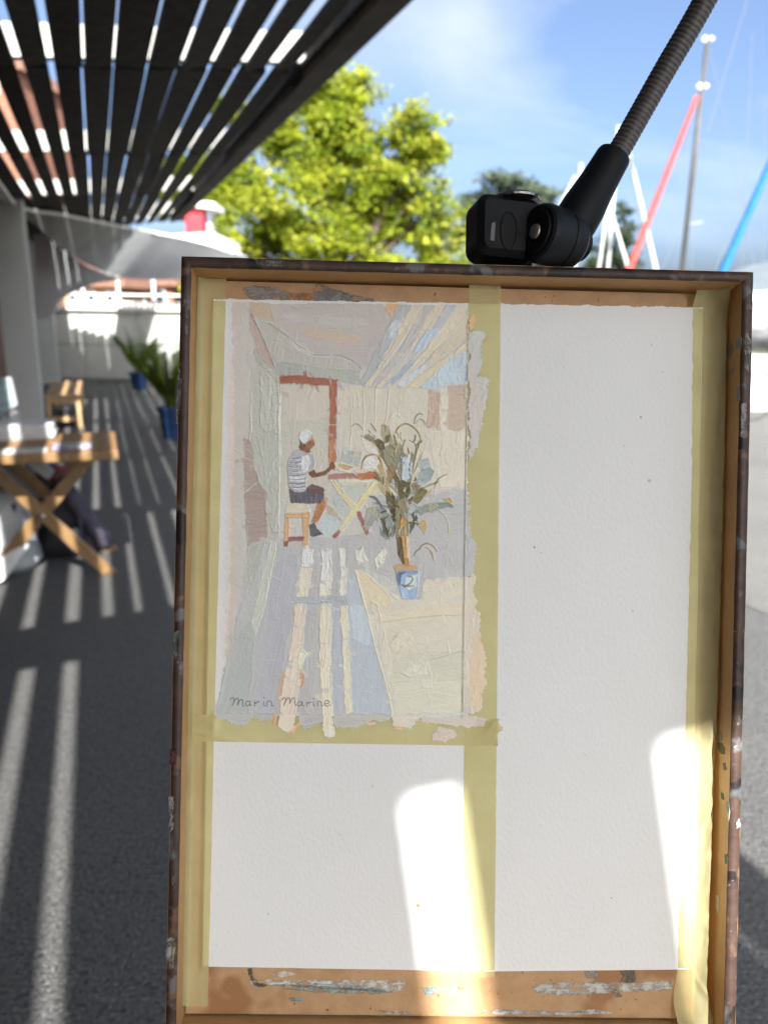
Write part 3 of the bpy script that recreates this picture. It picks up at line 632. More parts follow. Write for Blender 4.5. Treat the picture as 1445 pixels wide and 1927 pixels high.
# things on the table
m_paper = mat('printed_paper', (0.56, 0.57, 0.565), (0.64, 0.645, 0.64), rough=.6, scale=5)
m_print = mat('printed_picture', (0.10, 0.12, 0.12), (0.55, 0.57, 0.50), rough=.45, scale=30, lo=.35, hi=.6)
m_blueprint = mat('blue_print', (0.16, 0.18, 0.40), (0.60, 0.63, 0.76), rough=.4, scale=18, lo=.4, hi=.6)
TZ = HT+.0006
def onT(px, py, dz=0.0): return gnd(px, py, TZ+dz)
c0 = onT(52, 822); ang0 = 0
for k in range(9):
    a = random.uniform(-.05, .05); x = V*math.cos(a)+U*math.sin(a); y = Z.cross(x); hh = .0036+.002*(k % 3 == 0)
    cc = Vector((c0.x, c0.y, 0))+V*random.uniform(-.012, .012)+U*random.uniform(-.010, .010)
    z0 = TZ+sum([.0075+.0042*(j % 3 == 0) for j in range(k)])+hh
    cc.z = z0
    rt = root('booklet', cc-Z*hh, ['lowest booklet of the white stack on the folding table', 'second booklet from the bottom of the white stack on the table', 'third booklet from the bottom of the white stack on the table', 'fourth booklet from the bottom of the white stack on the table', 'middle booklet of the white stack on the table',
              'fourth booklet from the top of the white stack on the table', 'third booklet from the top of the white stack on the table', 'booklet just under the topmost of the white stack on the table', 'topmost booklet lying open to view on the white stack on the table'][k], 'booklet', 'white booklets stacked on the folding table')
    mb = MB(); mb.box(cc, x, y, Z, .145-.002, .105-.002, hh*.72); mb.build('pages', m_paper, rt)
    for s in (-1, 1):
        mb = MB(); mb.box(cc+Z*s*hh*.86, x, y, Z, .147, .107, hh*.13); mb.build('cover', m_paper, rt)
cc = onT(38, 848, .002)
rt = root('leaflet', cc, 'flat white leaflet at the front edge of the folding table', 'leaflet')
mb = MB(); mb.box(cc+V*(-.02), V, U, Z, .145, .055, .0025); mb.build('sheet', m_paper, rt)
mb = MB(); mb.box(cc+V*.03+Z*.0033, V, U, Z, .04, .018, .0004); mb.build('print', mat('green_print', (.25, .33, .20), (.6, .62, .55), rough=.5, scale=40), rt)
cc = onT(137, 839, .003)
rt = root('photo_card', cc, 'blue bordered picture card lying flat on the folding table', 'card')
mb = MB(); mb.box(cc, V, U, Z, .092, .070, .0028); mb.build('card', m_blueprint, rt)
mb = MB(); mb.box(cc+Z*.0034, V, U, Z, .07, .046, .0004); mb.build('picture', m_print, rt)
# framed picture on a small easel
fp = at(22, 790, 4.45); fp.z = TZ
rt = root('framed_picture', fp, 'blue grey framed picture leaning back on the folding table', 'picture')
pic = [at(-30, 712, 4.38), at(20, 710, 4.38), at(32, 762, 4.36), at(2, 785, 4.34), at(-40, 790, 4.34)]
m_sea = mat('sea_picture', (0.16, 0.27, 0.30), (0.40, 0.50, 0.52), rough=.25, scale=9, stretch=(1, 1, 3), spec=.5)
mb = MB(); mb.prism(pic, [p+Y1*.018 for p in pic]); mb.build('frame', mat('white_frame', (.36, .35, .40), rough=.5), rt)
cpt = sum(pic, Vector())/5; pin = [cpt+(p-cpt)*.90-Y1*.003 for p in pic]
mb = MB(); mb.prism(pin, [p+Y1*.004 for p in pin]); mb.build('picture', m_sea, rt)
mb = MB(); e0 = at(24, 792, 4.40); e0.z = TZ; mb.bar(e0, at(14, 745, 4.46), .018, .012); e1 = at(-24, 795, 4.40); e1.z = TZ; mb.bar(e1, at(-8, 745, 4.46), .018, .012); e2 = at(4, 788, 4.62); e2.z = TZ; mb.bar(e2, at(2, 745, 4.47), .018, .012); mb.build('easel', m_oak, rt)
for (xs, lab) in ((((14, 779), (31, 774), (45, 797), (24, 802)), 'white card leaning beside the framed picture'), (((0, 787), (12, 782), (18, 803), (2, 806)), 'lilac card leaning at the foot of the framed picture')):
    q = [at(x, y, 4.27) for x, y in xs]; q = [p+Y1*.02*(1 if i < 2 else -1) for i, p in enumerate(q)]
    mb = MB(); mb.prism(q, [p+Y1*.003 for p in q])
    tag(mb.build('card', m_paper if 'white' in lab else mat('lilac_card', (.50, .50, .62), rough=.6), origin=q[2]), lab, 'card')
# bags under the table
m_pink = mat('pink_fleece', (0.25, 0.055, 0.085), (0.34, 0.09, 0.12), rough=.95, scale=25, bump=.004, bscale=60)
m_navy = mat('aubergine_nylon', (0.030, 0.026, 0.042), (0.055, 0.048, 0.07), rough=.6, scale=9, bump=.012, bscale=14)
m_plastic = mat('white_plastic_bag', (0.34, 0.35, 0.35), (0.46, 0.47, 0.47), rough=.45, scale=7, bump=.02, bscale=12)
def lump(base, prof, hx, hy, ax, ay, n=14, wob=.12, seed=0):
    mb = MB(); mb.rings([[base+Z*z+dx*ax+ax*hx*w*math.cos(t*2*math.pi/n)*(1+wob*noise.noise(Vector((t*.7, z*9, seed))))+ay*hy*w*math.sin(t*2*math.pi/n)*(1+wob*noise.noise(Vector((t*.9, z*7, seed+5)))) for t in range(n)] for (z, w, dx) in prof]); return mb
c = gnd(118, 1072)+U*.32; c.z = 0
rt = root('backpack', c, 'black rucksack slumped under the folding table', 'bag')
lump(c, [(0, .95, 0), (.08, 1.08, 0), (.2, 1.0, .0), (.32, .80, .0), (.42, .5, 0), (.45, .2, 0)], .155, .11, V, U, seed=1).build('body', m_black, rt, smooth=True)
lump(c-U*.11, [(.03, .9, 0), (.1, 1.05, 0), (.18, .9, 0), (.2, .5, 0)], .11, .04, V, U, seed=2).build('pocket', m_black, rt, smooth=True)
mb = MB(); mb.tube([c+V*.05+Z*.4-U*.05, c+V*.10+Z*.3-U*.12, c+V*.11+Z*.15-U*.13, c+V*.08+Z*.03-U*.12], .012, 6); mb.build('strap', m_navy, rt)
c2 = gnd(134, 1062)+U*.28; c2.z = 0
rt = root('jacket', c2, 'dark aubergine jacket draped over bags beneath the table', 'jacket')
lump(c2, [(.02, .9, .10), (.08, 1.1, .07), (.2, 1.0, .0), (.35, .72, -.05), (.50, .46, -.10), (.60, .33, -.12), (.63, .15, -.12)], .135, .10, V, U, wob=.35, seed=3).build('body', m_navy, rt, smooth=True)
mb = MB(); mb.tube([c2+V*(-.03)+Z*.46-U*.08, c2+V*.05+Z*.32-U*.12, c2+V*.13+Z*.17-U*.12, c2+V*.19+Z*.06-U*.10, c2+V*.20+Z*.03-U*.08], [.05, .055, .052, .045, .03], 10); mb.build('sleeve', m_navy, rt, smooth=True)
c3 = c2-V*.12; rt = root('fleece', c3+Z*.5, 'pink fleece with rolled collar stuffed on top of dark jacket', 'clothing')
mb = MB(); tc_ = at(112, 893, c3.y-.02); pts = [tc_+(X1*math.cos(t)*.052+Z*math.sin(t)*.045+Y1*(.03*math.cos(t*2))) for t in [i*math.pi/7 for i in range(15)]]
mb.tube(pts, .021, 9, cap=False); mb.build('collar', m_pink, rt, smooth=True)
lump(Vector((tc_.x, tc_.y, tc_.z-.13)), [(0, .5, -.02), (.04, .8, -.01), (.09, .9, 0), (.12, .7, 0)], .055, .05, V, U, wob=.3, seed=9).build('body', m_pink, rt, smooth=True)
mb = MB(); mb.tube([at(98, 920, c3.y-.03), at(86, 940, c3.y-.05), at(88, 958, c3.y-.05), at(94, 975, c3.y-.03)], [.014, .022, .02, .012], 8); mb.build('sleeve', m_pink, rt, smooth=True)
c = gnd(-5, 1095)+U*.22; c.z = 0
rt = root('carrier_bag', c, 'crumpled white plastic carrier bag under the left end of the table', 'bag')
lump(c, [(0, .9, 0), (.05, 1.08, 0), (.18, 1.05, .01), (.30, .92, .03), (.38, .75, .05), (.44, .5, .07), (.45, .2, .07)], .19, .13, V, U, wob=.3, seed=4).build('body', m_plastic, rt, smooth=True)
lump(c+V*.10-U*.06+Z*.28, [(0, .6, 0), (.05, 1, 0), (.10, .8, 0), (.12, .3, 0)], .05, .035, V, U, wob=.5, seed=6).build('black_print', m_black, rt, smooth=True)
q = [at(-30, 1110, 3.78), at(8, 1092, 3.80), at(52, 1030, 3.90), at(40, 1010, 3.92), at(20, 1016, 3.92), at(-35, 1075, 3.82)]
mb = MB(); mb.prism(q, [p+Y1*.025 for p in q])
tag(mb.build('newspaper', m_paper, origin=q[1]), 'folded white newspaper leaning against the carrier bag', 'newspaper')
q = [at(47, 866, 4.25), at(76, 866, 4.25), at(100, 889, 4.18), at(91, 903, 4.16), at(66, 886, 4.2)]
mb = MB(); mb.prism(q, [p+Y1*.03+Z*.004 for p in q])
tag(mb.build('paper_pad', m_paper, origin=q[2]), 'white pad of paper hung beneath the table top', 'paper pad')

# ================================================================== the painting box
m_boxwood = mat('box_wood', (0.40, 0.235, 0.10), (0.50, 0.31, 0.145), rough=.5, scale=14, stretch=(2, 2, 2), bump=.0002, bscale=300)
m_board = mat('hardboard', (0.42, 0.25, 0.125), (0.54, 0.345, 0.185), rough=.6, scale=70, bump=.00025, bscale=900, lo=.3, hi=.7,
              speck=[((0.16, 0.08, 0.04), 330, .68), ((.33, .165, .07), 18, .6)])
m_rim = mat('painted_rim', (0.026, 0.015, 0.012), (0.085, 0.050, 0.038), rough=.5, scale=45, bump=.0004, bscale=260, lo=.3, hi=.7, detail=8,
            speck=[((.13, .075, .05), 75, .60), ((0.13, 0.125, 0.13), 52, .61), ((.014, .010, .010), 38, .60), ((.22, .22, .225), 190, .70), ((.16, .20, .21), 21, .68)], spec=.35)
OUT = [(341, 481), (1418, 511), (1383, 1990), (310, 1978)]
INN = [(360, 503), (1397, 530), (1361, 1966), (331, 1956)]
lid_base = B(850, 1980, -.01)
lid = root('painting_box', lid_base, 'paint stained wooden lid of an open painting box holding the taped paper', 'painting box')
def rounded(c, prev, nxt, r=5):
    a = Vector(c)+(Vector(prev)-Vector(c)).normalized()*r; b = Vector(c)+(Vector(nxt)-Vector(c)).normalized()*r; m = (Vector(c)*.42+a*.29+b*.29); return [a, m, b]
DEP = .0215
names = ['top_rail', 'side_rail', 'bottom_rail', 'side_rail']
for i in range(4):
    j = (i+1) % 4
    oi = rounded(OUT[i], OUT[i-1], OUT[j]); oj = rounded(OUT[j], OUT[i], OUT[(j+1) % 4])
    q = [INN[i], oi[1], oi[2], oj[0], oj[1], INN[j]]
    f = [B(x, y, 0) for x, y in q]
    mb = MB(); mb.prism([p-EZ*.0009 for p in f], [p-EZ*(DEP+.006) for p in f]); rr = mb.build(names[i], m_boxwood, lid)
    # worn, paint-stained front edge, slightly uneven
    n_ = 60; O = []; I = []
    op = [Vector(oi[1]), Vector(oi[2]), Vector(oj[0]), Vector(oj[1])]; L_ = (op[3]-op[0]).length
    for k in range(n_+1):
        g = k/n_; o = op[0].lerp(op[3], g)
        if g < .5: o = o if (o-op[0]).dot((op[2]-op[1]).normalized()) > 6 else op[0].lerp(op[1], min(1, g*L_/5.0))
        else: o = o if (op[3]-o).dot((op[2]-op[1]).normalized()) > 6 else op[3].lerp(op[2], min(1, (1-g)*L_/5.0))
        nn = Vector((k*.55, i*7, 0)); O.append(B(o.x+noise.noise(nn)*.9, o.y+noise.noise(nn+Vector((0, 3, 0)))*.9, -.0001))
        I_ = Vector(INN[i]).lerp(Vector(INN[j]), g); I.append(B(I_.x+noise.noise(nn+Vector((0, 0, 4)))*.7, I_.y+noise.noise(nn+Vector((5, 0, 4)))*.7, -.0001))
    mid = [(a+b)/2+EZ*.0004 for a, b in zip(O, I)]
    mb = MB(); mb.grid([[p-EZ*.0012 for p in O], O, mid, I, [p-EZ*.0010 for p in I]]); mb.build('rim', m_rim, rr, smooth=True)
fi = [B(x, y, 0)-EZ*DEP for x, y in INN]; cc = sum(fi, Vector())/4; fi = [p+(cc-p).normalized()*.0012 for p in fi]
PN = [(361, 504), (1311, 531), (1322, 541), (1300, 1964), (332, 1955)]     # the hardboard stops short of the right side, leaving a recess
fi = [B(x, y, 0)-EZ*DEP for x, y in PN]; cc = sum(fi, Vector())/5; fi = [p+(cc-p).normalized()*.0012 for p in fi]
mb = MB(); mb.prism(fi, [p-EZ*.003 for p in fi]); mb.build('panel', m_board, lid)
mb = MB(); q = [B(x, y, 0)-EZ*(DEP+.0061) for x, y in OUT]; c_ = sum(q, Vector())/4; q = [p+(c_-p)*.01 for p in q]; mb.prism(q, [p-EZ*.003 for p in q]); mb.build('back_board', m_boxwood, lid)
# lower half of the box, hinged under the lid, on a light tripod (below the picture)
hb_ = (B(310, 1985, 0)+B(1383, 1995, 0))/2; bw = (B(1383, 1995, 0)-B(310, 1985, 0)).length/2
tray_c = hb_-Y1*.235-Z*.035
tray = root('paint_tray', tray_c, 'open lower tray of the painting box hinged under the lid', 'tray')
for (o, hx, hy, hz) in ((Vector((0, 0, -.025)), bw, .22, .004), (Vector((-bw+.004, 0, 0)), .004, .22, .021), (Vector((bw-.004, 0, 0)), .004, .22, .021), (Vector((0, -.216, 0)), bw-.009, .004, .021), (Vector((0, .216, 0)), bw-.009, .004, .021)):
    mb = MB(); mb.box(tray_c+o, X1, Y1, Z, hx, hy, hz); mb.build('floor_board' if hz < .01 else 'tray_side', m_boxwood, tray)
trp = root('tripod', Vector((tray_c.x, tray_c.y, 0)), 'slim black tripod carrying the painting box', 'tripod')
m_blk = mat('black_plastic', (0.0035, 0.0045, 0.006), (0.006, 0.007, 0.009), rough=.5, scale=30, bump=.0001, bscale=900, spec=.16)
hd_ = tray_c-Z*.035
mb = MB(); mb.tube([hd_, hd_-Z*.35], .014, 12); mb.build('column', m_blk, trp)
for k in range(3):
    a = k*2*math.pi/3+math.pi/2; mb = MB(); ft = Vector((hd_.x+.33*math.cos(a), hd_.y+.33*math.sin(a)*.9, .006)); mb.tube([hd_-Z*.10, ft], [.013, .009], 10); mb.build('leg', m_blk, trp)

# ------------------------------------------------------------------ paint
attr_mat('oil_paint', rough=.38, bump=.0004, streak=(70, 900), vary=.07)
attr_mat('thin_paint', rough=.6, bump=.0004, streak=(200, 700), vary=.16, worn=.66)
W_PAPER = -.02000
def area(p): return .5*sum(p[i][0]*p[(i+1) % len(p)][1]-p[(i+1) % len(p)][0]*p[i][1] for i in range(len(p)))
def resample(pts, step, jit, seed):
    out = []; n = len(pts)
    for i in range(n):
        a = Vector(pts[i]); b = Vector(pts[(i+1) % n]); m = max(1, int((b-a).length/step))
        for k in range(m):
            p = a.lerp(b, k/m)
            if jit: p = p+Vector((noise.noise(Vector((p.x*.23, p.y*.23, seed)))*jit+random.uniform(-.25, .25)*jit, noise.noise(Vector((p.x*.23, p.y*.23, seed+9)))*jit+random.uniform(-.25, .25)*jit))
            out.append(p)
    return out
def inside(p, poly):
    c = False; n = len(poly)
    for i in range(n):
        a = poly[i]; b = poly[i-1]
        if (a[1] > p[1]) != (b[1] > p[1]) and p[0] < (b[0]-a[0])*(p[1]-a[1])/(b[1]-a[1])+a[0]: c = not c
    return c
def add_stroke(mb, pts, col, ang, wbase, wtop, ridge, step=4.0, jit=.9):
    if area(pts) < 0: pts = pts[::-1]
    q = resample(pts, step, jit, random.random()*50); n = len(q)
    per_ = sum((q[i]-q[i-1]).length for i in range(n)); wd_ = 2*abs(area(q))/max(per_, 1e-6)
    i1 = min(.8, .16*wd_); i2 = min(2.2, .36*wd_); b = len(mb.v); lo = []; m1 = []; m2 = []
    for i in range(n):
        t = (q[(i+1) % n]-q[i-1]); t = t.normalized() if t.length > 1e-6 else Vector((1, 0)); nn = Vector((-t.y, t.x))
        r_ = ridge*max(0, .35+1.3*noise.noise(Vector((q[i].x*.06, q[i].y*.06, wtop*9e4)))+random.uniform(-.2, .35))
        p0 = q[i]-nn*min(1.3, .25*wd_); lo.append(B(p0.x, p0.y, wbase)); p1 = q[i]+nn*i1; p2 = q[i]+nn*i2
        m1.append(B(p1.x, p1.y, wtop+r_)); m2.append(B(p2.x, p2.y, wtop))
    mb.v += lo+m1+m2; ca, sa = math.cos(ang), math.sin(ang); ou, ov = random.random()*3, random.random()*3
    for p in lo+m1+m2:
        d = p-C0; x = d.dot(EX); y = d.dot(EY); mb.uv.append((ou+x*ca+y*sa, ov-x*sa+y*ca))
    fs = []
    for i in range(n):
        j = (i+1) % n; fs += [(b+i, b+j, b+n+j, b+n+i), (b+n+i, b+n+j, b+2*n+j, b+2*n+i)]
    fs.append(tuple(b+2*n+i for i in range(n)))
    mb.f += fs; mb.c += [(*col, 1)]*len(fs)
SK = [0]
def rgb(h): return int(h[0:2], 16), int(h[2:4], 16), int(h[4:6], 16)
def patch(parent, name, hexc, ang, pts, ridge=.35, dabs=0, dl=(18, 45), dw=(5, 12), var=.06, jit=.9, base=None, m='oil_paint', k=1.5, label=None, lift=0.0):
    """one traced patch of paint with the knife and brush marks laid inside it (angle in degrees, 0 = level, 90 = upright)"""
    col = seen(*rgb(hexc), k=k); SK[0] += 1; wb = W_PAPER-.0001 if base is None else base-.0002
    wt = (-.01955 if base is None else base+.00025)+SK[0]*5e-6+lift; mb = MB(); a = math.radians(ang)
    add_stroke(mb, pts, col, a, wb, wt, ridge*.001, jit=jit)
    if dabs:
        xs = [p[0] for p in pts]; ys = [p[1] for p in pts]; t = 0; done = 0
        while done < dabs and t < dabs*12:
            t += 1; c = (random.uniform(min(xs), max(xs)), random.uniform(min(ys), max(ys))); aa = -a+random.gauss(0, .10); l = random.uniform(*dl); w = random.uniform(*dw)
            dx, dy = math.cos(aa)*l/2, math.sin(aa)*l/2; ex, ey = -math.sin(aa)*w/2, math.cos(aa)*w/2
            cs = [(c[0]-dx-ex, c[1]-dy-ey), (c[0]+dx-ex, c[1]+dy-ey), (c[0]+dx+ex*.8, c[1]+dy+ey*.8), (c[0]-dx+ex, c[1]-dy+ey)]
            if not inside(c, pts) or sum(inside(p, pts) for p in cs) < 3: continue
            g = 1+random.gauss(0, var); tw = random.gauss(0, var*.35); cl = (col[0]*(g+tw), col[1]*g, col[2]*(g-tw))
            add_stroke(mb, cs, cl, -aa, wt-.0002, wt+1e-6+done*3e-7, ridge*.0004, step=5, jit=.8); done += 1
    o = mb.build(name, MATS[m], parent)
    if label: o['label'] = label
    return o
# old paint on the board and the rim
for (hx, a, pts) in (('8a8080', 8, [(455, 543), (480, 537), (520, 541), (545, 550), (585, 556), (590, 566), (560, 569), (520, 565), (470, 562)]), ('75767a', 20, [(589, 545), (601, 534), (625, 543), (660, 553), (705, 563), (700, 570), (640, 570), (590, 566)]),
                     ('86827c', 20, [(612, 552), (640, 549), (665, 557), (660, 569), (615, 567)]), ('a36a34', 40, [(545, 553), (588, 550), (586, 568), (560, 570)]),
                     ('c4c1bd', 2, [(468, 1846), (500, 1843), (560, 1846), (640, 1845), (760, 1846), (765, 1860), (740, 1866), (640, 1856), (520, 1853), (475, 1852)]),
                     ('8f9c99', 3, [(520, 1853), (600, 1850), (700, 1857), (740, 1867), (700, 1871), (600, 1867), (540, 1862)]), ('cfcac2', 2, [(510, 1830), (540, 1827), (556, 1833), (530, 1839), (512, 1836)]),
                     ('b7b4b0', 4, [(705, 1901), (770, 1904), (775, 1910), (720, 1906)]), ('4c4c42', 70, [(466, 1824), (474, 1822), (476, 1838), (486, 1850), (505, 1853), (495, 1858), (478, 1853), (470, 1838)]),
                     ('4a5045', 75, [(862, 1848), (870, 1845), (873, 1860), (866, 1864), (861, 1858)]), ('85969a', 0, [(795, 1858), (860, 1860), (858, 1870), (800, 1872)]), ('b3b0aa', 2, [(1000, 1856), (1040, 1850), (1090, 1848), (1180, 1850), (1262, 1846), (1262, 1862), (1150, 1868), (1060, 1874), (1010, 1868)]),
                     ('54564c', 80, [(1165, 1826), (1192, 1824), (1195, 1846), (1185, 1850), (1166, 1846), (1172, 1838)]), ('6c6a52', 60, [(1148, 1858), (1160, 1862), (1170, 1876), (1158, 1876)]), ('c2c0bd', 1, [(905, 1902), (940, 1899), (1050, 1903), (1120, 1901), (1150, 1906), (1060, 1910), (930, 1909)]),
                     ('8d8f92', 10, [(1098, 1828), (1125, 1826), (1120, 1842), (1104, 1840)]), ('7c94938', 5, [(540, 1879), (570, 1876), (572, 1882), (548, 1885)])):
    patch(lid, 'paint_smear', hx[:6], a, pts, ridge=.12, base=-DEP, m='thin_paint', jit=1.6, k=1.15)
for (hx, pts) in (('7e8d90', [(344, 552), (352, 558), (353, 600), (348, 596)]), ('8c9ba0', [(349, 610), (354, 616), (352, 632), (348, 625)]), ('7a7675', [(337, 690), (343, 720), (339, 760), (333, 800), (331, 760)]), ('6f7a76', [(326, 1190), (338, 1185), (340, 1240), (328, 1242)]),
                  ('b9b3aa', [(314, 1770), (322, 1762), (332, 1770), (326, 1826), (313, 1822)]), ('7f8188', [(323, 1650), (329, 1640), (331, 1672), (325, 1678)]), ('8f8d8c', [(480, 488), (535, 492), (530, 502), (486, 499)]), ('5a2224', [(322, 1410), (334, 1405), (333, 1440), (321, 1436)]),
                  ('b4adaa', [(1402, 620), (1412, 640), (1408, 700), (1400, 690)]), ('c8c2bb', [(1383, 1350), (1392, 1346), (1394, 1362), (1386, 1366)]), ('d8d2ca', [(1384, 1545), (1391, 1540), (1392, 1556), (1386, 1560)]), ('a8a3a0', [(1394, 760), (1404, 756), (1402, 830), (1393, 820)]),
                  ('c5beb5', [(1378, 1404), (1388, 1402), (1382, 1409)]), ('aaa59f', [(318, 1500), (327, 1498), (328, 1560), (320, 1565)])):
    patch(lid, 'paint_smear', hx, 88, pts, ridge=.1, base=-.0001, m='thin_paint', jit=2.0, k=.62)

# dried dabs on the inner face of the right side
wa = B(*INN[1], 0); wb_ = B(*INN[2], 0); wn_ = EZ.cross(wb_-wa).normalized()
if wn_.dot(EX) > 0: wn_ = -wn_
def on_wall(px, py, lift=0.0):
    d = ray(px, py); return CAMP+d*((wa+wn_*lift-CAMP).dot(wn_)/d.dot(wn_))
for (nm, c, pts) in (('grey_dab', (.26, .25, .24), [(1370, 652), (1376, 645), (1380, 655), (1375, 668), (1370, 676), (1366, 668)]), ('blue_grey_dab', (.22, .26, .25), [(1383, 640), (1394, 634), (1393, 655), (1384, 656)]), ('grey_dab', (.26, .25, .24), [(1372, 696), (1379, 692), (1380, 699), (1375, 705)]),
                     ('olive_dab', (.075, .085, .025), [(1350, 1396), (1357, 1398), (1363, 1408), (1362, 1420), (1356, 1419), (1350, 1410)]), ('olive_dab', (.075, .085, .025), [(1358, 1436), (1363, 1435), (1366, 1448), (1361, 1450)]), ('blue_grey_dab', (.22, .26, .25), [(1352, 1372), (1359, 1385), (1356, 1396), (1350, 1392)]), ('olive_dab', (.075, .085, .025), [(1355, 1490), (1360, 1494), (1361, 1506), (1356, 1503)]),
                     ('blue_grey_dab', (.22, .26, .25), [(1364, 1508), (1371, 1508), (1371, 1530), (1366, 1524)]), ('cream_dab', (.50, .48, .40), [(1368, 1520), (1372, 1526), (1370, 1545), (1367, 1534)]), ('cream_dab', (.50, .48, .40), [(1346, 1686), (1352, 1684), (1353, 1704), (1350, 1722), (1346, 1708)]), ('olive_dab', (.075, .085, .025), [(1362, 1608), (1368, 1606), (1368, 1626), (1363, 1625)]), ('grey_dab', (.26, .25, .24), [(1384, 730), (1390, 726), (1391, 752), (1386, 756)])):
    f = [on_wall(x+noise.noise(Vector((x, y, 1)))*.8, y, .0002) for x, y in [tuple(q) for q in resample(pts, 4, .8, 3)]]; g = [q-wn_*.0003 for q in f]
    mb = MB(); mb.prism(f, g); mb.build('paint_dab', mat(nm, tuple(v*.8 for v in c), c, rough=.5, scale=300), lid)
# ------------------------------------------------------------------ watercolour paper
def paper_mat():
    m = bpy.data.materials.new('watercolour_paper'); m.use_nodes = True; n = m.node_tree.nodes; l = m.node_tree.links; p = n['Principled BSDF']
    p.inputs['Base Color'].default_value = (.81, .825, .82, 1); p.inputs['Roughness'].default_value = .9; p.inputs['Specular IOR Level'].default_value = .15
    t = n.new('ShaderNodeTexCoord'); mp_ = n.new('ShaderNodeMapping'); mp_.inputs['Rotation'].default_value = (0, .5, 0); mp_.inputs['Scale'].default_value = (1.25, 1, .8); l.new(t.outputs['Object'], mp_.inputs[0])
    a = n.new('ShaderNodeTexNoise'); a.inputs['Scale'].default_value = 420; a.inputs['Detail'].default_value = 3.0; a.inputs['Roughness'].default_value = .55; l.new(mp_.outputs[0], a.inputs['Vector'])
    bp = n.new('ShaderNodeBump'); b2 = n.new('ShaderNodeTexNoise'); b2.inputs['Scale'].default_value = 9; b2.inputs['Detail'].default_value = 1; l.new(t.outputs['Object'], b2.inputs['Vector']); bm_ = n.new('ShaderNodeMath'); bm_.operation = 'MULTIPLY_ADD'; bm_.inputs[1].default_value = 12; l.new(b2.outputs['Fac'], bm_.inputs[0]); l.new(a.outputs['Fac'], bm_.inputs[2]); bp.inputs['Distance'].default_value = .00032; l.new(bm_.outputs[0], bp.inputs['Height']); l.new(bp.outputs[0], p.inputs['Normal'])
    return m
m_wc = paper_mat()
pts = []
for k in range(180):
    g = k/179; x = 402+920*g; y = 562.5+16*g+2.6*noise.noise(Vector((g*40, 0, 0)))+1.6*noise.noise(Vector((g*130, 4, 0))); pts.append((x, y))
pts += [(1298, 1824), (1290, 1824.5), (930, 1828), (868, 1827), (382, 1819)]
sheet = root('watercolour_paper', B(850, 1825, W_PAPER), 'white watercolour sheet with deckled top edge bearing a half finished painting', 'paper')
mb = MB(); f = [B(x, y, W_PAPER) for x, y in pts]; mb.prism(f, [p-EZ*.0006 for p in f]); mb.build('sheet', m_wc, sheet)

for (x, y, r, hx) in ((1205, 785, 1.6, '6b665e'), (1221, 904, 3.2, 'a79f92'), (1005, 1030, 1.8, '77726a'), (1018, 1040, 1.2, '8a857c'), (787, 1704, 3.4, '8d6a4c'), (1174, 838, 1.3, '8a857c'), (1246, 700, 1.3, '9a948c'), (640, 1570, 1.2, '99938a'), (1190, 1150, 1.6, '948e86'), (1100, 1420, 1.2, '8c867d'), (700, 1480, 1.3, '8c867d'), (1060, 690, 1.1, '8a857c'), (1226, 650, 1.4, 'a09a90'), (505, 1720, 1.3, '938d84'), (1150, 1690, 1.4, '938d84')):
    patch(sheet, 'paint_speck', hx, 30, [(x+r*math.cos(t)*random.uniform(.6, 1.3), y+r*math.sin(t)*random.uniform(.6, 1.3)) for t in [k*.9 for k in range(7)]], ridge=.1, base=W_PAPER+.0001, jit=.2, m='oil_paint')
# ------------------------------------------------------------------ masking tape
def tape_mat():
    m = bpy.data.materials.new('masking_tape'); m.use_nodes = True; n = m.node_tree.nodes; l = m.node_tree.links; p = n['Principled BSDF']
    t = n.new('ShaderNodeTexCoord'); a = n.new('ShaderNodeTexNoise'); a.inputs['Scale'].default_value = 45; a.inputs['Detail'].default_value = 6; l.new(t.outputs['Object'], a.inputs['Vector'])
    r = n.new('ShaderNodeValToRGB'); r.color_ramp.elements[0].position = .3; r.color_ramp.elements[1].position = .7; r.color_ramp.elements[0].color = (.66, .61, .33, 1); r.color_ramp.elements[1].color = (.75, .695, .40, 1)
    l.new(a.outputs['Fac'], r.inputs[0]); l.new(r.outputs[0], p.inputs['Base Color']); p.inputs['Roughness'].default_value = .6; p.inputs['Specular IOR Level'].default_value = .3
    c = n.new('ShaderNodeTexNoise'); c.inputs['Scale'].default_value = 900; c.inputs['Detail'].default_value = 2; l.new(t.outputs['Object'], c.inputs['Vector'])
    bp = n.new('ShaderNodeBump'); bp.inputs['Distance'].default_value = .00022; cm = n.new('ShaderNodeMath'); cm.operation = 'MULTIPLY_ADD'; cm.inputs[1].default_value = 3.0; l.new(a.outputs['Fac'], cm.inputs[0]); l.new(c.outputs['Fac'], cm.inputs[2]); l.new(cm.outputs[0], bp.inputs['Height']); l.new(bp.outputs[0], p.inputs['Normal'])
    tr_ = n.new('ShaderNodeBsdfTransparent'); tr_.inputs[0].default_value = (1, .96, .70, 1); ms = n.new('ShaderNodeMixShader'); ms.inputs[0].default_value = .48
    l.new(p.outputs[0], ms.inputs[1]); l.new(tr_.outputs[0], ms.inputs[2]); l.new(ms.outputs[0], n['Material Output'].inputs['Surface']); return m
m_tape = tape_mat()
def path_x(pts, y):
    for i in range(len(pts)-1):
        (x0, y0), (x1, y1) = pts[i], pts[i+1]
        if y <= y1 or i == len(pts)-2: return x0+(x1-x0)*(y-y0)/(y1-y0)
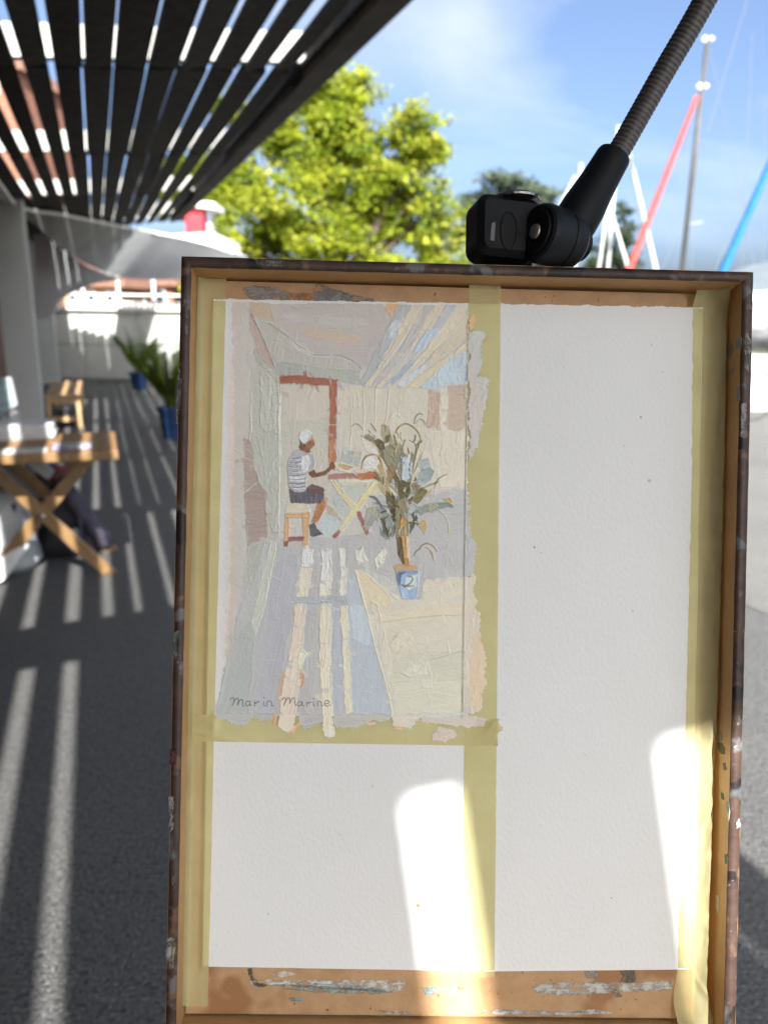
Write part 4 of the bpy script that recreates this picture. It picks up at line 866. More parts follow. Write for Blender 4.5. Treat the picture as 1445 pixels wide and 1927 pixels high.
def vtape(label, left, right, ys, wf, ragged=2.5, nc=13, n=150, wob=.5):
    """upright strip: left and right edge as pixel paths, wf(g across, y) = height above the board"""
    rows = []
    for i in range(n+1):
        y = ys[0]+(ys[1]-ys[0])*i/n; row = []
        for c in range(nc):
            g = c/(nc-1); yy = y
            if i == 0: yy += ragged*noise.noise(Vector((g*7, ys[0], 1)))
            if i == n: yy += ragged*noise.noise(Vector((g*7, ys[1], 2)))
            x = path_x(left, y)*(1-g)+path_x(right, y)*g
            if c in (0, nc-1): x += wob*noise.noise(Vector((y*.05, c, 0)))
            row.append(B(x, yy, wf(g, y)))
        rows.append(row)
    mb = MB(); mb.grid(rows); o = mb.build('masking_tape', m_tape, origin=rows[n][nc//2], smooth=True)
    return tag(o, label, 'masking tape', 'strips of yellow masking tape')
def wl_(g, y):
    x = path_x([(373, 518), (364, 900), (352, 1440), (343, 1895)], y)*(1-g)+path_x([(426, 535), (416, 900), (404, 1340), (393, 1822), (391, 1900)], y)*g
    pe = 402+(382-402)*(y-562)/(1820-562); e = max(0, 1-g*3.6)
    s = min(1, max(0, (x-pe+9)/8.0)) if 560 < y < 1824 else 0
    return -DEP+.00025+(-.01992+DEP-.00025)*s*s*(3-2*s)+.0052*e*e+.0002*noise.noise(Vector((g*3, y*.02, 0)))*(1-s)
vtape('long strip of yellow masking tape down the left edge of the paper', [(373, 518), (364, 900), (352, 1440), (343, 1895)], [(426, 535), (416, 900), (404, 1340), (393, 1822), (391, 1900)], (521, 1893), wl_, ragged=6, nc=19)
def wc_(g, y):
    s = min(1, max(0, (y-560)/14.0)); s2 = min(1, max(0, (1842-y)/14.0)); return -DEP+.0006*(1-s)+(-.01984+DEP)*s*s*(3-2*s)*s2+.00005*noise.noise(Vector((g*4, y*.03, 7)))
vtape('upright strip of yellow masking tape down the middle of the paper', [(882, 528), (869, 1840)], [(942, 532), (930, 1840)], (528, 1839), wc_, ragged=5)
RL = [(1312, 541), (1303, 575), (1301, 900), (1291, 1300), (1285, 1600), (1283, 1690), (1276, 1720), (1275, 1822), (1266, 1868), (1268, 1895), (1282, 1960)]
RR = [(1390, 527), (1374, 548), (1367, 600), (1361, 900), (1350, 1300), (1341, 1500), (1334, 1700), (1329, 1860), (1336, 1900), (1362, 1960)]
def wr_(g, y):
    e = max(0, (g-.30)/.70); top_ = max(0, 1-(y-527)/42.0); bot_ = max(0, (y-1850)/90.0); pe = 1322+(1298-1322)*(y-578)/(1824-578)
    x = path_x(RL, y)*(1-g)+path_x(RR, y)*g; s = min(1, max(0, (pe-x+7)/7.0)) if 576 < y < 1826 else 0
    return -DEP+.0003+(-.01992+DEP-.0003)*s+.0060*e**1.6*(1-.35*bot_)+top_*(.004+.009*g*g)+.0075*min(1, bot_)**1.4*(1-.3*g)+.0010*noise.noise(Vector((g*2.5, y*.012, 3)))*e+.0007*noise.noise(Vector((g*4+y*.02, y*.04, 5)))*e+.0009*max(0, 1-abs(((y-1560)*.5+(g-.6)*60))/9)*e+.0010*max(0, 1-abs(((y-1830)*.8-(g-.5)*70))/8)*e+.0008*max(0, 1-abs(((y-1745)-(g-.5)*12))/4)*e
vtape('creased strip of yellow masking tape down the right edge of the paper', RL, RR, (529, 1958), wr_, ragged=5, nc=25, n=220, wob=1.6)
# level strip under the painting
rows = []
nr, ncx = 17, 150
for i in range(nr):
    g = i/(nr-1); row = []
    for c in range(ncx):
        h = c/(ncx-1); x = 362+578*h; yt = 1344+9*h; yb = 1395+9*h
        if h < .03: q = (1-h/.03); yt += 16*q*q; x += 4*q*abs(g-.5)
        y = yt*(1-g)+yb*g
        if c == ncx-1: x += 5*noise.noise(Vector((g*6, 3, 3)))+(5 if .25 < g < .45 else -6*g)
        w = -.01972
        d = math.hypot((x-425)/48, (y-(1390-.25*(425-x)))/5.0); w += .0010*math.exp(-d*d)
        d = math.hypot((x-403)/7, (y-1366)/13.0); w += .0012*math.exp(-d*d)
        d = ((x-925)+(y-1365)*.9)/6.0; k_ = math.hypot(x-925, y-1365)
        if k_ < 26: w += .0016*math.exp(-d*d)*(1-k_/26)
        if x > 930: w += .0010*(x-930)/10
        row.append(B(x, y, w+.00006*noise.noise(Vector((x*.04, y*.08, 0)))))
    rows.append(row)
mb = MB(); mb.grid(rows)
tag(mb.build('masking_tape', m_tape, origin=rows[-1][ncx//2], smooth=True), 'level strip of yellow masking tape under the painted scene, crumpled at both ends', 'masking tape', 'strips of yellow masking tape')

# ------------------------------------------------------------------ the painted scene: traced patches of oil paint
import numpy as np
RNG = np.random.RandomState(11)
CX0, CY0, CX1, CY1 = 394, 558, 946, 1398
CW, CH = CX1-CX0, CY1-CY0
GX, GY = np.meshgrid(np.arange(CX0, CX1, dtype=np.float32), np.arange(CY0, CY1, dtype=np.float32))
def vnoise(cell, seed, sx=1.0, sy=1.0):
    r = np.random.RandomState(seed); gw, gh = int(CW/(cell*sx))+3, int(CH/(cell*sy))+3; g = r.rand(gh, gw).astype(np.float32)
    x = (GX-CX0)/(cell*sx); y = (GY-CY0)/(cell*sy); xi = x.astype(int); yi = y.astype(int); fx = x-xi; fy = y-yi; fx = fx*fx*(3-2*fx); fy = fy*fy*(3-2*fy)
    return (g[yi, xi]*(1-fx)+g[yi, xi+1]*fx)*(1-fy)+(g[yi+1, xi]*(1-fx)+g[yi+1, xi+1]*fx)*fy
WARPX = (vnoise(14, 1)-.5)*3.2+(vnoise(5, 2)-.5)*2.0+(vnoise(2, 31)-.5)*.9; WARPY = (vnoise(14, 3)-.5)*3.2+(vnoise(5, 4)-.5)*2.0+(vnoise(2, 32)-.5)*.9
TOOTH = .55*vnoise(3.2, 5)+.45*vnoise(1.7, 6); BLOT = .6*vnoise(38, 7)+.4*vnoise(15, 8); FINE = vnoise(1.3, 9)
PC = np.zeros((CH, CW, 3), np.float32); PC[:] = (.81, .825, .82); PH = np.zeros((CH, CW), np.float32); PA = np.zeros((CH, CW), np.float32)
def window(x0, y0, x1, y1):
    a, b = max(0, int(y0)-CY0), min(CH, int(y1)-CY0+1); c, d = max(0, int(x0)-CX0), min(CW, int(x1)-CX0+1)
    return slice(a, max(a, b)), slice(c, max(c, d))
def sstep(e0, e1, x):
    t = np.clip((x-e0)/(e1-e0), 0, 1); return t*t*(3-2*t)
def sdf(poly, X, Y):        # negative inside
    d2 = np.full(X.shape, 1e9, np.float32); ins = np.zeros(X.shape, bool); n = len(poly)
    for i in range(n):
        ax, ay = poly[i-1]; bx, by = poly[i]; ex, ey = bx-ax, by-ay; l2 = ex*ex+ey*ey+1e-9
        t = np.clip(((X-ax)*ex+(Y-ay)*ey)/l2, 0, 1); d2 = np.minimum(d2, (X-ax-t*ex)**2+(Y-ay-t*ey)**2)
        if ay != by: ins ^= ((ay > Y) != (by > Y)) & (X < (bx-ax)*(Y-ay)/(by-ay)+ax)
    d = np.sqrt(d2); return np.where(ins, -d, d)
def knife(p0, p1, w, col, alpha, t, dry=.0, clip=None, soft=.8, curve=0.0):
    """one drag of the brush or knife: streaked along its length, with paint pushed up at its sides and far end"""
    L_ = math.hypot(p1[0]-p0[0], p1[1]-p0[1])
    if L_ < 1: return
    m = w+3; sl = window(min(p0[0], p1[0])-m, min(p0[1], p1[1])-m, max(p0[0], p1[0])+m, max(p0[1], p1[1])+m)
    X = GX[sl]; Y = GY[sl]
    if X.size == 0: return
    dx, dy = (p1[0]-p0[0])/L_, (p1[1]-p0[1])/L_; xx = X+WARPX[sl]*.45-p0[0]; yy = Y+WARPY[sl]*.45-p0[1]
    u = xx*dx+yy*dy; v = -xx*dy+yy*dx; v = v-curve*w*np.sin(np.clip(u/L_, 0, 1)*math.pi)
    k = max(8, int(w*2.2)); prof = RNG.rand(k).astype(np.float32); prof = (prof+np.roll(prof, 1)*.5)/1.5; endj = RNG.rand(k).astype(np.float32)*min(7, L_*.18)
    vi = np.clip((v/w+.5)*(k-1), 0, k-1.001); i0 = vi.astype(int); f = vi-i0; st = prof[i0]*(1-f)+prof[i0+1]*f; ej = endj[i0]*(1-f)+endj[i0+1]*f
    hw = w/2; msk = sstep(hw+soft*.5, hw-soft*.5, np.abs(v))*sstep(-1.2-ej*.4, .6-ej*.4, u)*sstep(L_-ej+1.2, L_-ej-.8, u)
    if clip is not None: msk = msk*clip
    if dry: msk = msk*sstep(dry-.12, dry+.10, .55*st+.45*TOOTH[sl]+.25*(1-np.clip(u/L_, 0, 1)))
    a = np.clip(alpha*msk, 0, 1); side = np.exp(-((np.abs(v)-hw+.7)/.9)**2)*RNG.uniform(.15, 1.1)*(np.where(v > 0, RNG.rand(), RNG.rand())); tip = np.exp(-((u-L_+ej+1.0)/1.3)**2)*RNG.uniform(0, .9)
    hh = t*(.35+.75*st+.9*side+tip); c = np.asarray(col, np.float32)*(1+.14*(st[..., None]-.5)*(1 if alpha > .6 else .6))
    PC[sl] = PC[sl]*(1-a[..., None])+c*a[..., None]; PH[sl] = PH[sl]*(1-a)+(PH[sl]*.30+hh)*a; PA[sl] = np.maximum(PA[sl], msk*(.25+.75*alpha))
def pt(hexc, ang, pts, ridge=.35, dabs=0, dl=None, dw=None, var=.05, jit=1.0, m='oil_paint', dry=0.0, **kw):
    """an area of the picture: laid in roughly, then worked over with strokes along its direction (0 = level, 90 = upright)"""
    col = np.array(seen(*rgb(hexc)), np.float32); xs = [q[0] for q in pts]; ys = [q[1] for q in pts]; thin = m == 'thin_paint'
    sl = window(min(xs)-6, min(ys)-6, max(xs)+6, max(ys)+6); X, Y = GX[sl], GY[sl]
    if X.size == 0: return
    ar = abs(area(pts)); pr = sum(math.hypot(pts[i][0]-pts[i-1][0], pts[i][1]-pts[i-1][1]) for i in range(len(pts))); wd_ = 2*ar/pr
    j = min(1.0, .35+wd_/22)*min(jit, 2.2); d = sdf(pts, X+WARPX[sl]*j, Y+WARPY[sl]*j)
    sf = .9 if wd_ < 8 else 1.6
    body = sstep(sf*.7, -sf*.7, d); a = body*(.92 if not thin else .80)
    if thin: a = a*sstep(.30, .62, TOOTH[sl]+.55*np.clip(-d/7, 0, 1)-.05)
    t = .05+.30*ridge; mott = (1+.10*(BLOT[sl]-.5)+.05*(FINE[sl]-.5))[..., None]
    PC[sl] = PC[sl]*(1-a[..., None])+(col*mott)*a[..., None]
    lip = np.exp(-((d+.9)/1.0)**2)*np.clip(1.9*vnoise_cache(sl, 11)-.55, 0, 1)*ridge*(.75 if not thin else .1)
    PH[sl] = PH[sl]*(1-a)+(PH[sl]*.3+t*(.45+.35*FINE[sl]))*a+lip*.62; PA[sl] = np.maximum(PA[sl], a)
    th = -math.radians(ang); ca, sa = math.cos(th), math.sin(th)
    if dw is None: dw = (max(2.0, min(6, wd_*.4)), max(2.6, min(12, wd_*.9)))
    if dl is None: dl = (max(5, min(18, wd_*1.4)), max(9, min(46, wd_*3.4)))
    n = int(min(140, max(2 if wd_ > 2.5 else 0, 1.5*ar/(.25*(dl[0]+dl[1])*(dw[0]+dw[1])))))
    clip = np.clip(sstep(1.8, -1.4, d), 0, 1); done = 0; tries = 0
    full = np.zeros((CH, CW), np.float32); full[sl] = clip
    while done < n and tries < n*10:
        tries += 1; cx, cy = random.uniform(min(xs), max(xs)), random.uniform(min(ys), max(ys))
        if not inside((cx, cy), pts): continue
        tt = th+random.gauss(0, .13); l = random.uniform(*dl); w = random.uniform(*dw); c2, s2 = math.cos(tt), math.sin(tt)
        p0, p1 = (cx-c2*l/2, cy-s2*l/2), (cx+c2*l/2, cy+s2*l/2)
        if random.random() < .5: p0, p1 = p1, p0
        g = 1+random.gauss(0, var*.75); tw = random.gauss(0, var*.45); cc = col*np.array((g+tw, g, g-tw), np.float32)
        mm = w+3; s3 = window(min(p0[0], p1[0])-mm, min(p0[1], p1[1])-mm, max(p0[0], p1[0])+mm, max(p0[1], p1[1])+mm)
        knife(p0, p1, w, cc, random.uniform(.35, .9) if not thin else random.uniform(.2, .45), t*random.uniform(.5, 1.25), dry=dry if dry else (.46 if random.random() < .3 else 0.0), clip=full[s3], curve=random.gauss(0, .12)); done += 1
_vc = vnoise(7, 12)
def vnoise_cache(sl, seed): return _vc[sl]
def ribbon(parent, name, hexc, line, width, h=.0004, **kw):
    """a loaded line of paint, or the scratched and inked signature"""
    col = np.array(seen(*rgb(hexc)), np.float32); P_ = [Vector(q) for q in line]; pts = []
    for i in range(len(P_)-1):
        q0 = P_[max(i-1, 0)]; q1 = P_[i]; q2 = P_[i+1]; q3 = P_[min(i+2, len(P_)-1)]; m_ = max(2, int((q2-q1).length/2.0))
        for k in range(m_):
            t = k/m_; pts.append(.5*((2*q1)+(q2-q0)*t+(2*q0-5*q1+4*q2-q3)*t*t+(3*q1-q0-3*q2+q3)*t*t*t))
    pts.append(P_[-1]); xs = [q.x for q in pts]; ys = [q.y for q in pts]; sl = window(min(xs)-5, min(ys)-5, max(xs)+5, max(ys)+5); X, Y = GX[sl], GY[sl]; ink = name == 'signature_stroke'
    wj = .12 if ink else .35; X = X+WARPX[sl]*wj; Y = Y+WARPY[sl]*wj; d = np.full(X.shape, 1e9, np.float32)
    for i in range(len(pts)-1):
        a, b = pts[i], pts[i+1]; ex, ey = b.x-a.x, b.y-a.y; l2 = ex*ex+ey*ey+1e-9; t = np.clip(((X-a.x)*ex+(Y-a.y)*ey)/l2, 0, 1); f = (i+.5)/len(pts)
        ww = 1 if ink or width < 1.9 else max(.35, math.sin(math.pi*(.12+.80*f))); d = np.minimum(d, np.sqrt((X-a.x-t*ex)**2+(Y-a.y-t*ey)**2)/ww)
    hw = width/2; a = sstep(hw+.55, hw-.45, d)
    if not ink: a = a*sstep(.16, .40, _vc[sl]+.12)*.85
    PC[sl] = PC[sl]*(1-a[..., None])+col*a[..., None]
    PH[sl] = PH[sl]-.05*a if ink else PH[sl]+a*(.16+.16*FINE[sl])*min(1.5, width/1.8)
    if not ink: PA[sl] = np.maximum(PA[sl], a)

# ------------------------------------------------------------------ the painted scene, worked in oil
# thin wash at the left, dry-brushed into white paper
pt('bbaca6', 90, [(437, 567), (472, 567), (482, 600), (489, 700), (476, 760), (470, 830), (463, 1010), (455, 1100), (446, 1190), (428, 1290), (415, 1320), (424, 1230), (428, 1130), (432, 1010), (434, 900), (438, 760), (436, 640)], .12, 26, m='thin_paint', jit=5, dl=(30, 80), dw=(5, 10))
pt('c6bcb6', 90, [(430, 640), (440, 700), (440, 860), (434, 1010), (431, 1150), (421, 1290), (419, 1240), (424, 1100), (427, 960), (428, 800)], .1, 0, m='thin_paint', jit=4)
# thin ground colour, then floor, walls and ceiling
pt('b4b0ab', 85, [(446, 570), (878, 573), (880, 640), (874, 1200), (870, 1343), (405, 1345), (424, 1240), (440, 1100), (446, 900)], .1, 30, m='thin_paint', jit=2.5, dl=(40, 90), dw=(8, 16), var=.03)
pt('aaa8a9', 88, [(470, 1020), (500, 1012), (640, 1010), (700, 1000), (880, 1000), (881, 1090), (790, 1130), (720, 1080), (690, 1070), (736, 1343), (402, 1346), (414, 1316), (440, 1200)], .25, 60, dl=(40, 110), dw=(8, 16), var=.03)
pt('a9aaac', 80, [(446, 1170), (470, 1090), (505, 1020), (545, 1022), (548, 1180), (520, 1340), (402, 1346)], .3, 26, dl=(50, 120), dw=(6, 12), var=.03)
pt('a5a5ad', 84, [(520, 1060), (562, 1040), (556, 1120), (540, 1200), (522, 1345), (478, 1345)], .2, 14, dl=(40, 100), dw=(6, 12), var=.03)
pt('a2a7a6', 78, [(450, 1190), (482, 1160), (468, 1345), (404, 1345), (420, 1280)], .3, 12, dl=(40, 100), dw=(5, 9), var=.03)
pt('a9a7a8', 10, [(700, 945), (880, 920), (880, 1000), (700, 1012)], .15, 10, var=.02)
pt('c3bbac', 80, [(636, 730), (700, 726), (806, 733), (878, 726), (879, 918), (700, 935), (636, 930)], .3, 55, dl=(20, 60), dw=(6, 14), var=.035)
pt('b8b3a7', 88, [(526, 722), (624, 724), (622, 868), (620, 930), (560, 925), (528, 945)], .2, 18, dl=(20, 60), dw=(8, 18), var=.03)
pt('bfb5a9', 90, [(532, 724), (618, 726), (617, 790), (534, 792)], .1, 10, dl=(30, 60), dw=(10, 20), var=.02)
pt('b0a6a3', 6, [(505, 571), (720, 571), (744, 592), (735, 604), (728, 642), (700, 692), (680, 688), (645, 670), (595, 667), (545, 632), (515, 606)], .2, 60, dl=(30, 90), dw=(5, 12), var=.03)
pt('b4aca8', 12, [(530, 588), (600, 595), (690, 600), (700, 612), (610, 612), (540, 602)], .1, 8, var=.03)
pt('b9a692', 12, [(560, 615), (620, 622), (690, 640), (640, 645), (580, 632)], .1, 6, var=.04)
pt('b3a08c', 62, [(468, 567), (507, 569), (518, 606), (489, 602), (478, 592)], .3, 6)
pt('aea9a2', 70, [(489, 604), (517, 608), (545, 634), (560, 662), (595, 670), (640, 672), (680, 690), (676, 722), (635, 716), (518, 706), (510, 690)], .45, 30, dl=(14, 36), dw=(5, 11), var=.035)
pt('b09a92', 66, [(470, 577), (478, 592), (516, 692), (505, 692), (488, 662), (472, 622)], .4, 5)
pt('a6a29a', 62, [(478, 640), (492, 668), (507, 694), (494, 692), (482, 680)], .3, 4)
pt('9fa09b', 80, [(518, 679), (570, 686), (570, 716), (522, 708)], .4, 9, dl=(10, 24), dw=(4, 9))
pt('a5a5a0', 80, [(570, 687), (625, 693), (677, 697), (679, 725), (636, 716), (572, 716)], .4, 14, dl=(10, 24), dw=(4, 9))
pt('aeaca2', 90, [(473, 691), (524, 697), (524, 1022), (500, 1022), (498, 912), (487, 907), (475, 872), (469, 822), (473, 735)], .45, 20, dl=(40, 90), dw=(4, 9), var=.03)
pt('b0b0a7', 90, [(489, 712), (524, 706), (525, 808), (516, 814), (502, 813), (491, 806)], .8, 12, dl=(40, 90), dw=(2.5, 5), var=.03)
pt('abaca4', 90, [(477, 820), (525, 815), (525, 1000), (512, 1002), (500, 960), (487, 905), (474, 872)], .7, 16, dl=(40, 120), dw=(3, 6), var=.03)
pt('a08f88', 4, [(460, 821), (474, 832), (475, 870), (487, 906), (461, 925)], .3, 6, dl=(10, 22), dw=(4, 8))
pt('9c8b84', 8, [(461, 930), (488, 908), (499, 915), (503, 1010), (466, 1027)], .5, 14, dl=(16, 34), dw=(3, 6), var=.03)
pt('a6a8a0', 78, [(467, 1030), (500, 1016), (490, 1060), (470, 1120), (468, 1060)], .4, 6)
pt('b5b7ae', 74, [(508, 1022), (522, 1018), (500, 1130), (478, 1200), (474, 1170)], .5, 4)
# door frame
pt('96553c', 3, [(524, 706), (570, 708), (636, 713), (635, 729), (620, 725), (560, 722), (528, 723)], .4, 5, dl=(14, 30), dw=(3, 6))
pt('a15c3f', 90, [(621, 724), (634, 715), (633, 780), (631, 868), (619, 869), (620, 800)], .4, 6, dl=(14, 40), dw=(3, 5))
pt('a87443', 88, [(523, 707), (528, 722), (528, 748), (525, 740)], .3)
pt('b4764a', 90, [(620, 830), (631, 830), (631, 868), (628, 874), (620, 871)], .3)
# slats of the painted canopy
for (hx, a, q) in (('a5a6a8', 58, [(752, 571), (776, 573), (757, 602), (729, 661), (702, 711), (682, 726), (678, 716), (700, 676), (720, 636), (736, 604)]), ('c2b6a2', 55, [(777, 573), (796, 576), (791, 592), (746, 656), (721, 691), (692, 728), (682, 728), (706, 701), (739, 651), (758, 603)]),
                   ('b0aaa8', 53, [(799, 573), (817, 573), (801, 601), (781, 641), (751, 681), (721, 716), (703, 729), (692, 729), (746, 670), (779, 611)]), ('c4b8a2', 52, [(819, 571), (842, 571), (836, 587), (801, 621), (766, 666), (726, 716), (716, 729), (704, 729), (761, 676), (791, 621)]),
                   ('aaaeb5', 50, [(843, 571), (860, 573), (836, 606), (816, 631), (781, 671), (737, 715), (726, 729), (716, 729), (771, 686), (811, 626)]), ('c5bba8', 48, [(861, 573), (879, 576), (880, 596), (851, 626), (801, 676), (747, 729), (727, 729), (791, 671), (832, 616)]),
                   ('bfb29e', 46, [(880, 598), (880, 641), (851, 656), (801, 696), (762, 729), (748, 729), (801, 681), (841, 636)]), ('c8bc9f', 42, [(880, 642), (861, 656), (791, 706), (763, 730), (790, 730), (812, 712), (851, 671), (879, 656)])):
    pt(hx, a, q, .55, 7, dl=(16, 40), dw=(3, 7), var=.03)
pt('adb8c2', 80, [(790, 729), (806, 714), (851, 670), (879, 658), (879, 718), (868, 728), (845, 721), (815, 733)], .5, 12, dl=(14, 34), dw=(4, 8), var=.03)
pt('b3c0d0', 76, [(832, 690), (853, 676), (866, 716), (846, 722), (826, 728), (822, 705)], .6, 9, dl=(14, 34), dw=(3, 6), var=.03)
pt('b0bcc2', 55, [(736, 606), (752, 601), (755, 612), (745, 634), (728, 638)], .6, 3, dl=(8, 16), dw=(4, 7))
pt('a9b9c9', 50, [(806, 620), (829, 618), (816, 636), (790, 660), (778, 668), (782, 652)], .6, 4, dl=(8, 20), dw=(3, 6))
pt('93a3b8', 42, [(735, 716), (768, 688), (782, 674), (776, 690), (748, 716), (736, 724)], .5)
pt('bcc4cf', 38, [(745, 724), (778, 700), (812, 676), (806, 690), (775, 714), (757, 728)], .6)
pt('c99f68', 60, [(723, 567), (752, 570), (746, 584), (736, 600), (728, 582)], .25)
# shutters and window reveals
pt('b39c8a', 88, [(806, 733), (828, 733), (827, 800), (818, 804), (803, 803), (806, 780)], .55, 6, dl=(10, 22), dw=(4, 8))
pt('b5a08e', 6, [(843, 728), (876, 723), (876, 800), (866, 810), (842, 808)], .55, 12, dl=(14, 28), dw=(3, 6))
pt('c9c2b4', 89, [(829, 731), (842, 729), (841, 812), (834, 826), (829, 806)], .5)
pt('c8bfae', 84, [(806, 812), (879, 812), (879, 915), (830, 918), (815, 870)], .4, 18, dl=(20, 50), dw=(4, 8), var=.03)
pt('c9c1b1', 30, [(730, 790), (742, 772), (760, 790), (752, 806), (735, 812)], .6, 7, dl=(10, 20), dw=(2.5, 5))
# sunlit floor at the right
pt('c5bdac', 30, [(668, 1073), (700, 1088), (735, 1115), (762, 1128), (790, 1131), (800, 1090), (880, 1086), (880, 1342), (738, 1346), (722, 1282), (702, 1202), (682, 1132)], .3, 40, dl=(30, 70), dw=(8, 18), var=.025)
pt('cbbda2', 40, [(668, 1072), (690, 1080), (720, 1105), (740, 1135), (700, 1152), (686, 1140)], .4, 8, dl=(14, 30), dw=(5, 10), var=.03)
pt('c9bda6', 3, [(716, 1160), (800, 1140), (880, 1136), (880, 1158), (800, 1168), (722, 1172)], .25, 9, dl=(30, 70), dw=(4, 9), var=.025)
pt('bebaa8', 8, [(722, 1250), (790, 1225), (879, 1225), (879, 1342), (740, 1345), (728, 1300)], .3, 26, dl=(30, 80), dw=(6, 12), var=.025)
pt('c3c0ae', 4, [(742, 1285), (878, 1280), (878, 1340), (744, 1343)], .2, 14, dl=(40, 90), dw=(4, 8), var=.02)
pt('c6bfab', 40, [(730, 1210), (755, 1185), (778, 1202), (770, 1222), (742, 1230)], .7, 8, dl=(14, 26), dw=(2, 4), var=.04)
pt('c8c5b6', 55, [(748, 1264), (806, 1244), (812, 1270), (770, 1274)], .7, 12, dl=(12, 22), dw=(2, 3.4), var=.04)
pt('c5c2b4', 85, [(791, 1280), (813, 1279), (814, 1295), (795, 1295)], .6)
pt('c2bcae', 85, [(700, 1130), (712, 1140), (735, 1240), (742, 1320), (730, 1290), (712, 1200)], .5, 6, dl=(20, 50), dw=(3, 5))
# strips of light on the painted floor
S1 = [('e0d9c6', [(570, 1034), (590, 1036), (587, 1066), (567, 1067)], .8), ('d0c4b2', [(566, 1068), (587, 1070), (578, 1124), (557, 1122)], .5), ('e1dac8', [(605, 1034), (622, 1034), (624, 1092), (604, 1094)], .9), ('d6cfba', [(603, 1095), (623, 1092), (623, 1121), (602, 1122)], .5),
      ('dcd3be', [(638, 1031), (648, 1032), (652, 1121), (639, 1121), (641, 1070)], .6), ('d9d1bd', [(667, 1036), (681, 1030), (684, 1044), (693, 1055), (673, 1063)], .8), ('d2cab8', [(704, 1052), (722, 1032), (728, 1040), (718, 1062), (708, 1072)], .7)]
for (hx, q, rg) in S1: pt(hx, 86, q, rg, 4, dl=(8, 24), dw=(3, 8))
pt('a7aeb9', 86, [(655, 1085), (668, 1078), (690, 1160), (712, 1250), (738, 1343), (664, 1344), (656, 1180)], .3, 22, dl=(30, 80), dw=(5, 10), var=.03)
pt('b1bbc4', 86, [(657, 1140), (684, 1140), (702, 1200), (690, 1215), (664, 1200)], .3, 8, dl=(16, 40), dw=(4, 8), var=.03)
pt('a6a9b3', 88, [(624, 1136), (642, 1140), (645, 1240), (649, 1343), (627, 1343), (622, 1250)], .2, 8, dl=(30, 80), dw=(4, 7), var=.03)
pt('a0a5ab', 4, [(556, 1122), (576, 1123), (655, 1122), (655, 1138), (600, 1136), (555, 1136)], .35, 6, dl=(10, 26), dw=(3, 6))
pt('cfbfaf', 84, [(556, 1137), (577, 1137), (571, 1200), (563, 1262), (557, 1350), (553, 1372), (540, 1379), (524, 1368), (531, 1292), (546, 1222), (553, 1172)], .55, 12, dl=(30, 80), dw=(5, 10), var=.03)
pt('d0c5b0', 88, [(603, 1137), (624, 1137), (622, 1252), (626, 1346), (631, 1380), (622, 1389), (609, 1386), (606, 1340), (601, 1240)], .6, 9, dl=(30, 80), dw=(5, 9), var=.03)
pt('d2c5ae', 88, [(641, 1141), (653, 1141), (656, 1202), (663, 1343), (650, 1347), (645, 1240)], .5, 5, dl=(20, 60), dw=(3, 5), var=.03)
pt('d3c8b4', 60, [(562, 1228), (571, 1222), (576, 1230), (572, 1246), (562, 1252), (560, 1240)], .8)
pt('b98f62', 88, [(566, 1258), (573, 1270), (570, 1290), (564, 1296), (563, 1275)], .25)
pt('bb9a80', 88, [(529, 1262), (534, 1268), (531, 1300), (526, 1330), (522, 1310)], .2)
def smudge(n, x0, y0, x1, y1, lr, wr, al):
    for q in range(n):
        x, y = random.uniform(x0, x1), random.uniform(y0, y1); i, j = int(y)-CY0, int(x)-CX0
        if not (0 <= i < CH and 0 <= j < CW) or PA[i, j] < .7: continue
        a = random.choice((math.pi/2, math.pi/2, 0, .8, -.8))+random.gauss(0, .4); l = random.uniform(*lr)*random.choice((-1, 1)); sl_ = 2
        c = PC[max(0, i-sl_):i+sl_+1, max(0, j-sl_):j+sl_+1].reshape(-1, 3).mean(0)*random.uniform(.96, 1.05)
        knife((x, y), (x+math.cos(a)*l, y+math.sin(a)*l), random.uniform(*wr), c, random.uniform(*al), random.uniform(.04, .17), dry=random.choice((0, .40, .48)), curve=random.gauss(0, .25))
smudge(1500, 440, 568, 878, 1345, (7, 24), (2.5, 8), (.35, .85))
# stool, sitter, table
pt('c6bba6', 5, [(541, 949), (580, 949), (583, 964), (536, 965)], .4, 3, dl=(10, 20), dw=(3, 5))
pt('b1b8ba', 70, [(582, 970), (622, 950), (660, 985), (640, 1006), (588, 1010), (584, 990)], .3, 9, dl=(10, 26), dw=(4, 9), var=.03)
pt('b5b6ab', 30, [(634, 914), (694, 910), (668, 946)], .4, 6, dl=(12, 24), dw=(3, 7), var=.03)
pt('aeb3ae', 50, [(640, 925), (664, 958), (652, 975), (630, 958), (628, 935)], .4, 4, dl=(10, 20), dw=(3, 6))
for q in ([(535, 967), (584, 964), (584, 974), (536, 975)], [(536, 973), (545, 973), (543, 1026), (535, 1028)], [(569, 973), (583, 973), (580, 1025), (571, 1027)]): pt('c39a6a', 88, q, .6)
pt('8f5a54', 3, [(543, 1010), (572, 1009), (572, 1018), (542, 1020)], .4); pt('7f4c46', 80, [(536, 1018), (543, 1018), (541, 1029), (535, 1028)], .4)
pt('4f4d4f', 40, [(582, 988), (591, 984), (598, 995), (609, 1005), (588, 1010), (583, 1006)], .5); pt('b3a08a', 65, [(617, 950), (626, 956), (640, 974), (646, 984), (632, 973), (615, 966)], .4)
pt('a9703c', 65, [(601, 940), (613, 935), (617, 946), (612, 958), (604, 972), (595, 984), (585, 984), (592, 965)], .5, 3, dl=(6, 14), dw=(3, 5)); pt('c29a88', 60, [(612, 932), (619, 938), (616, 956), (602, 975), (612, 955)], .4)
pt('57515d', 85, [(543, 920), (556, 926), (572, 926), (578, 918), (600, 922), (612, 930), (602, 946), (552, 948), (546, 940)], .6, 7, dl=(8, 18), dw=(3, 6), var=.12)
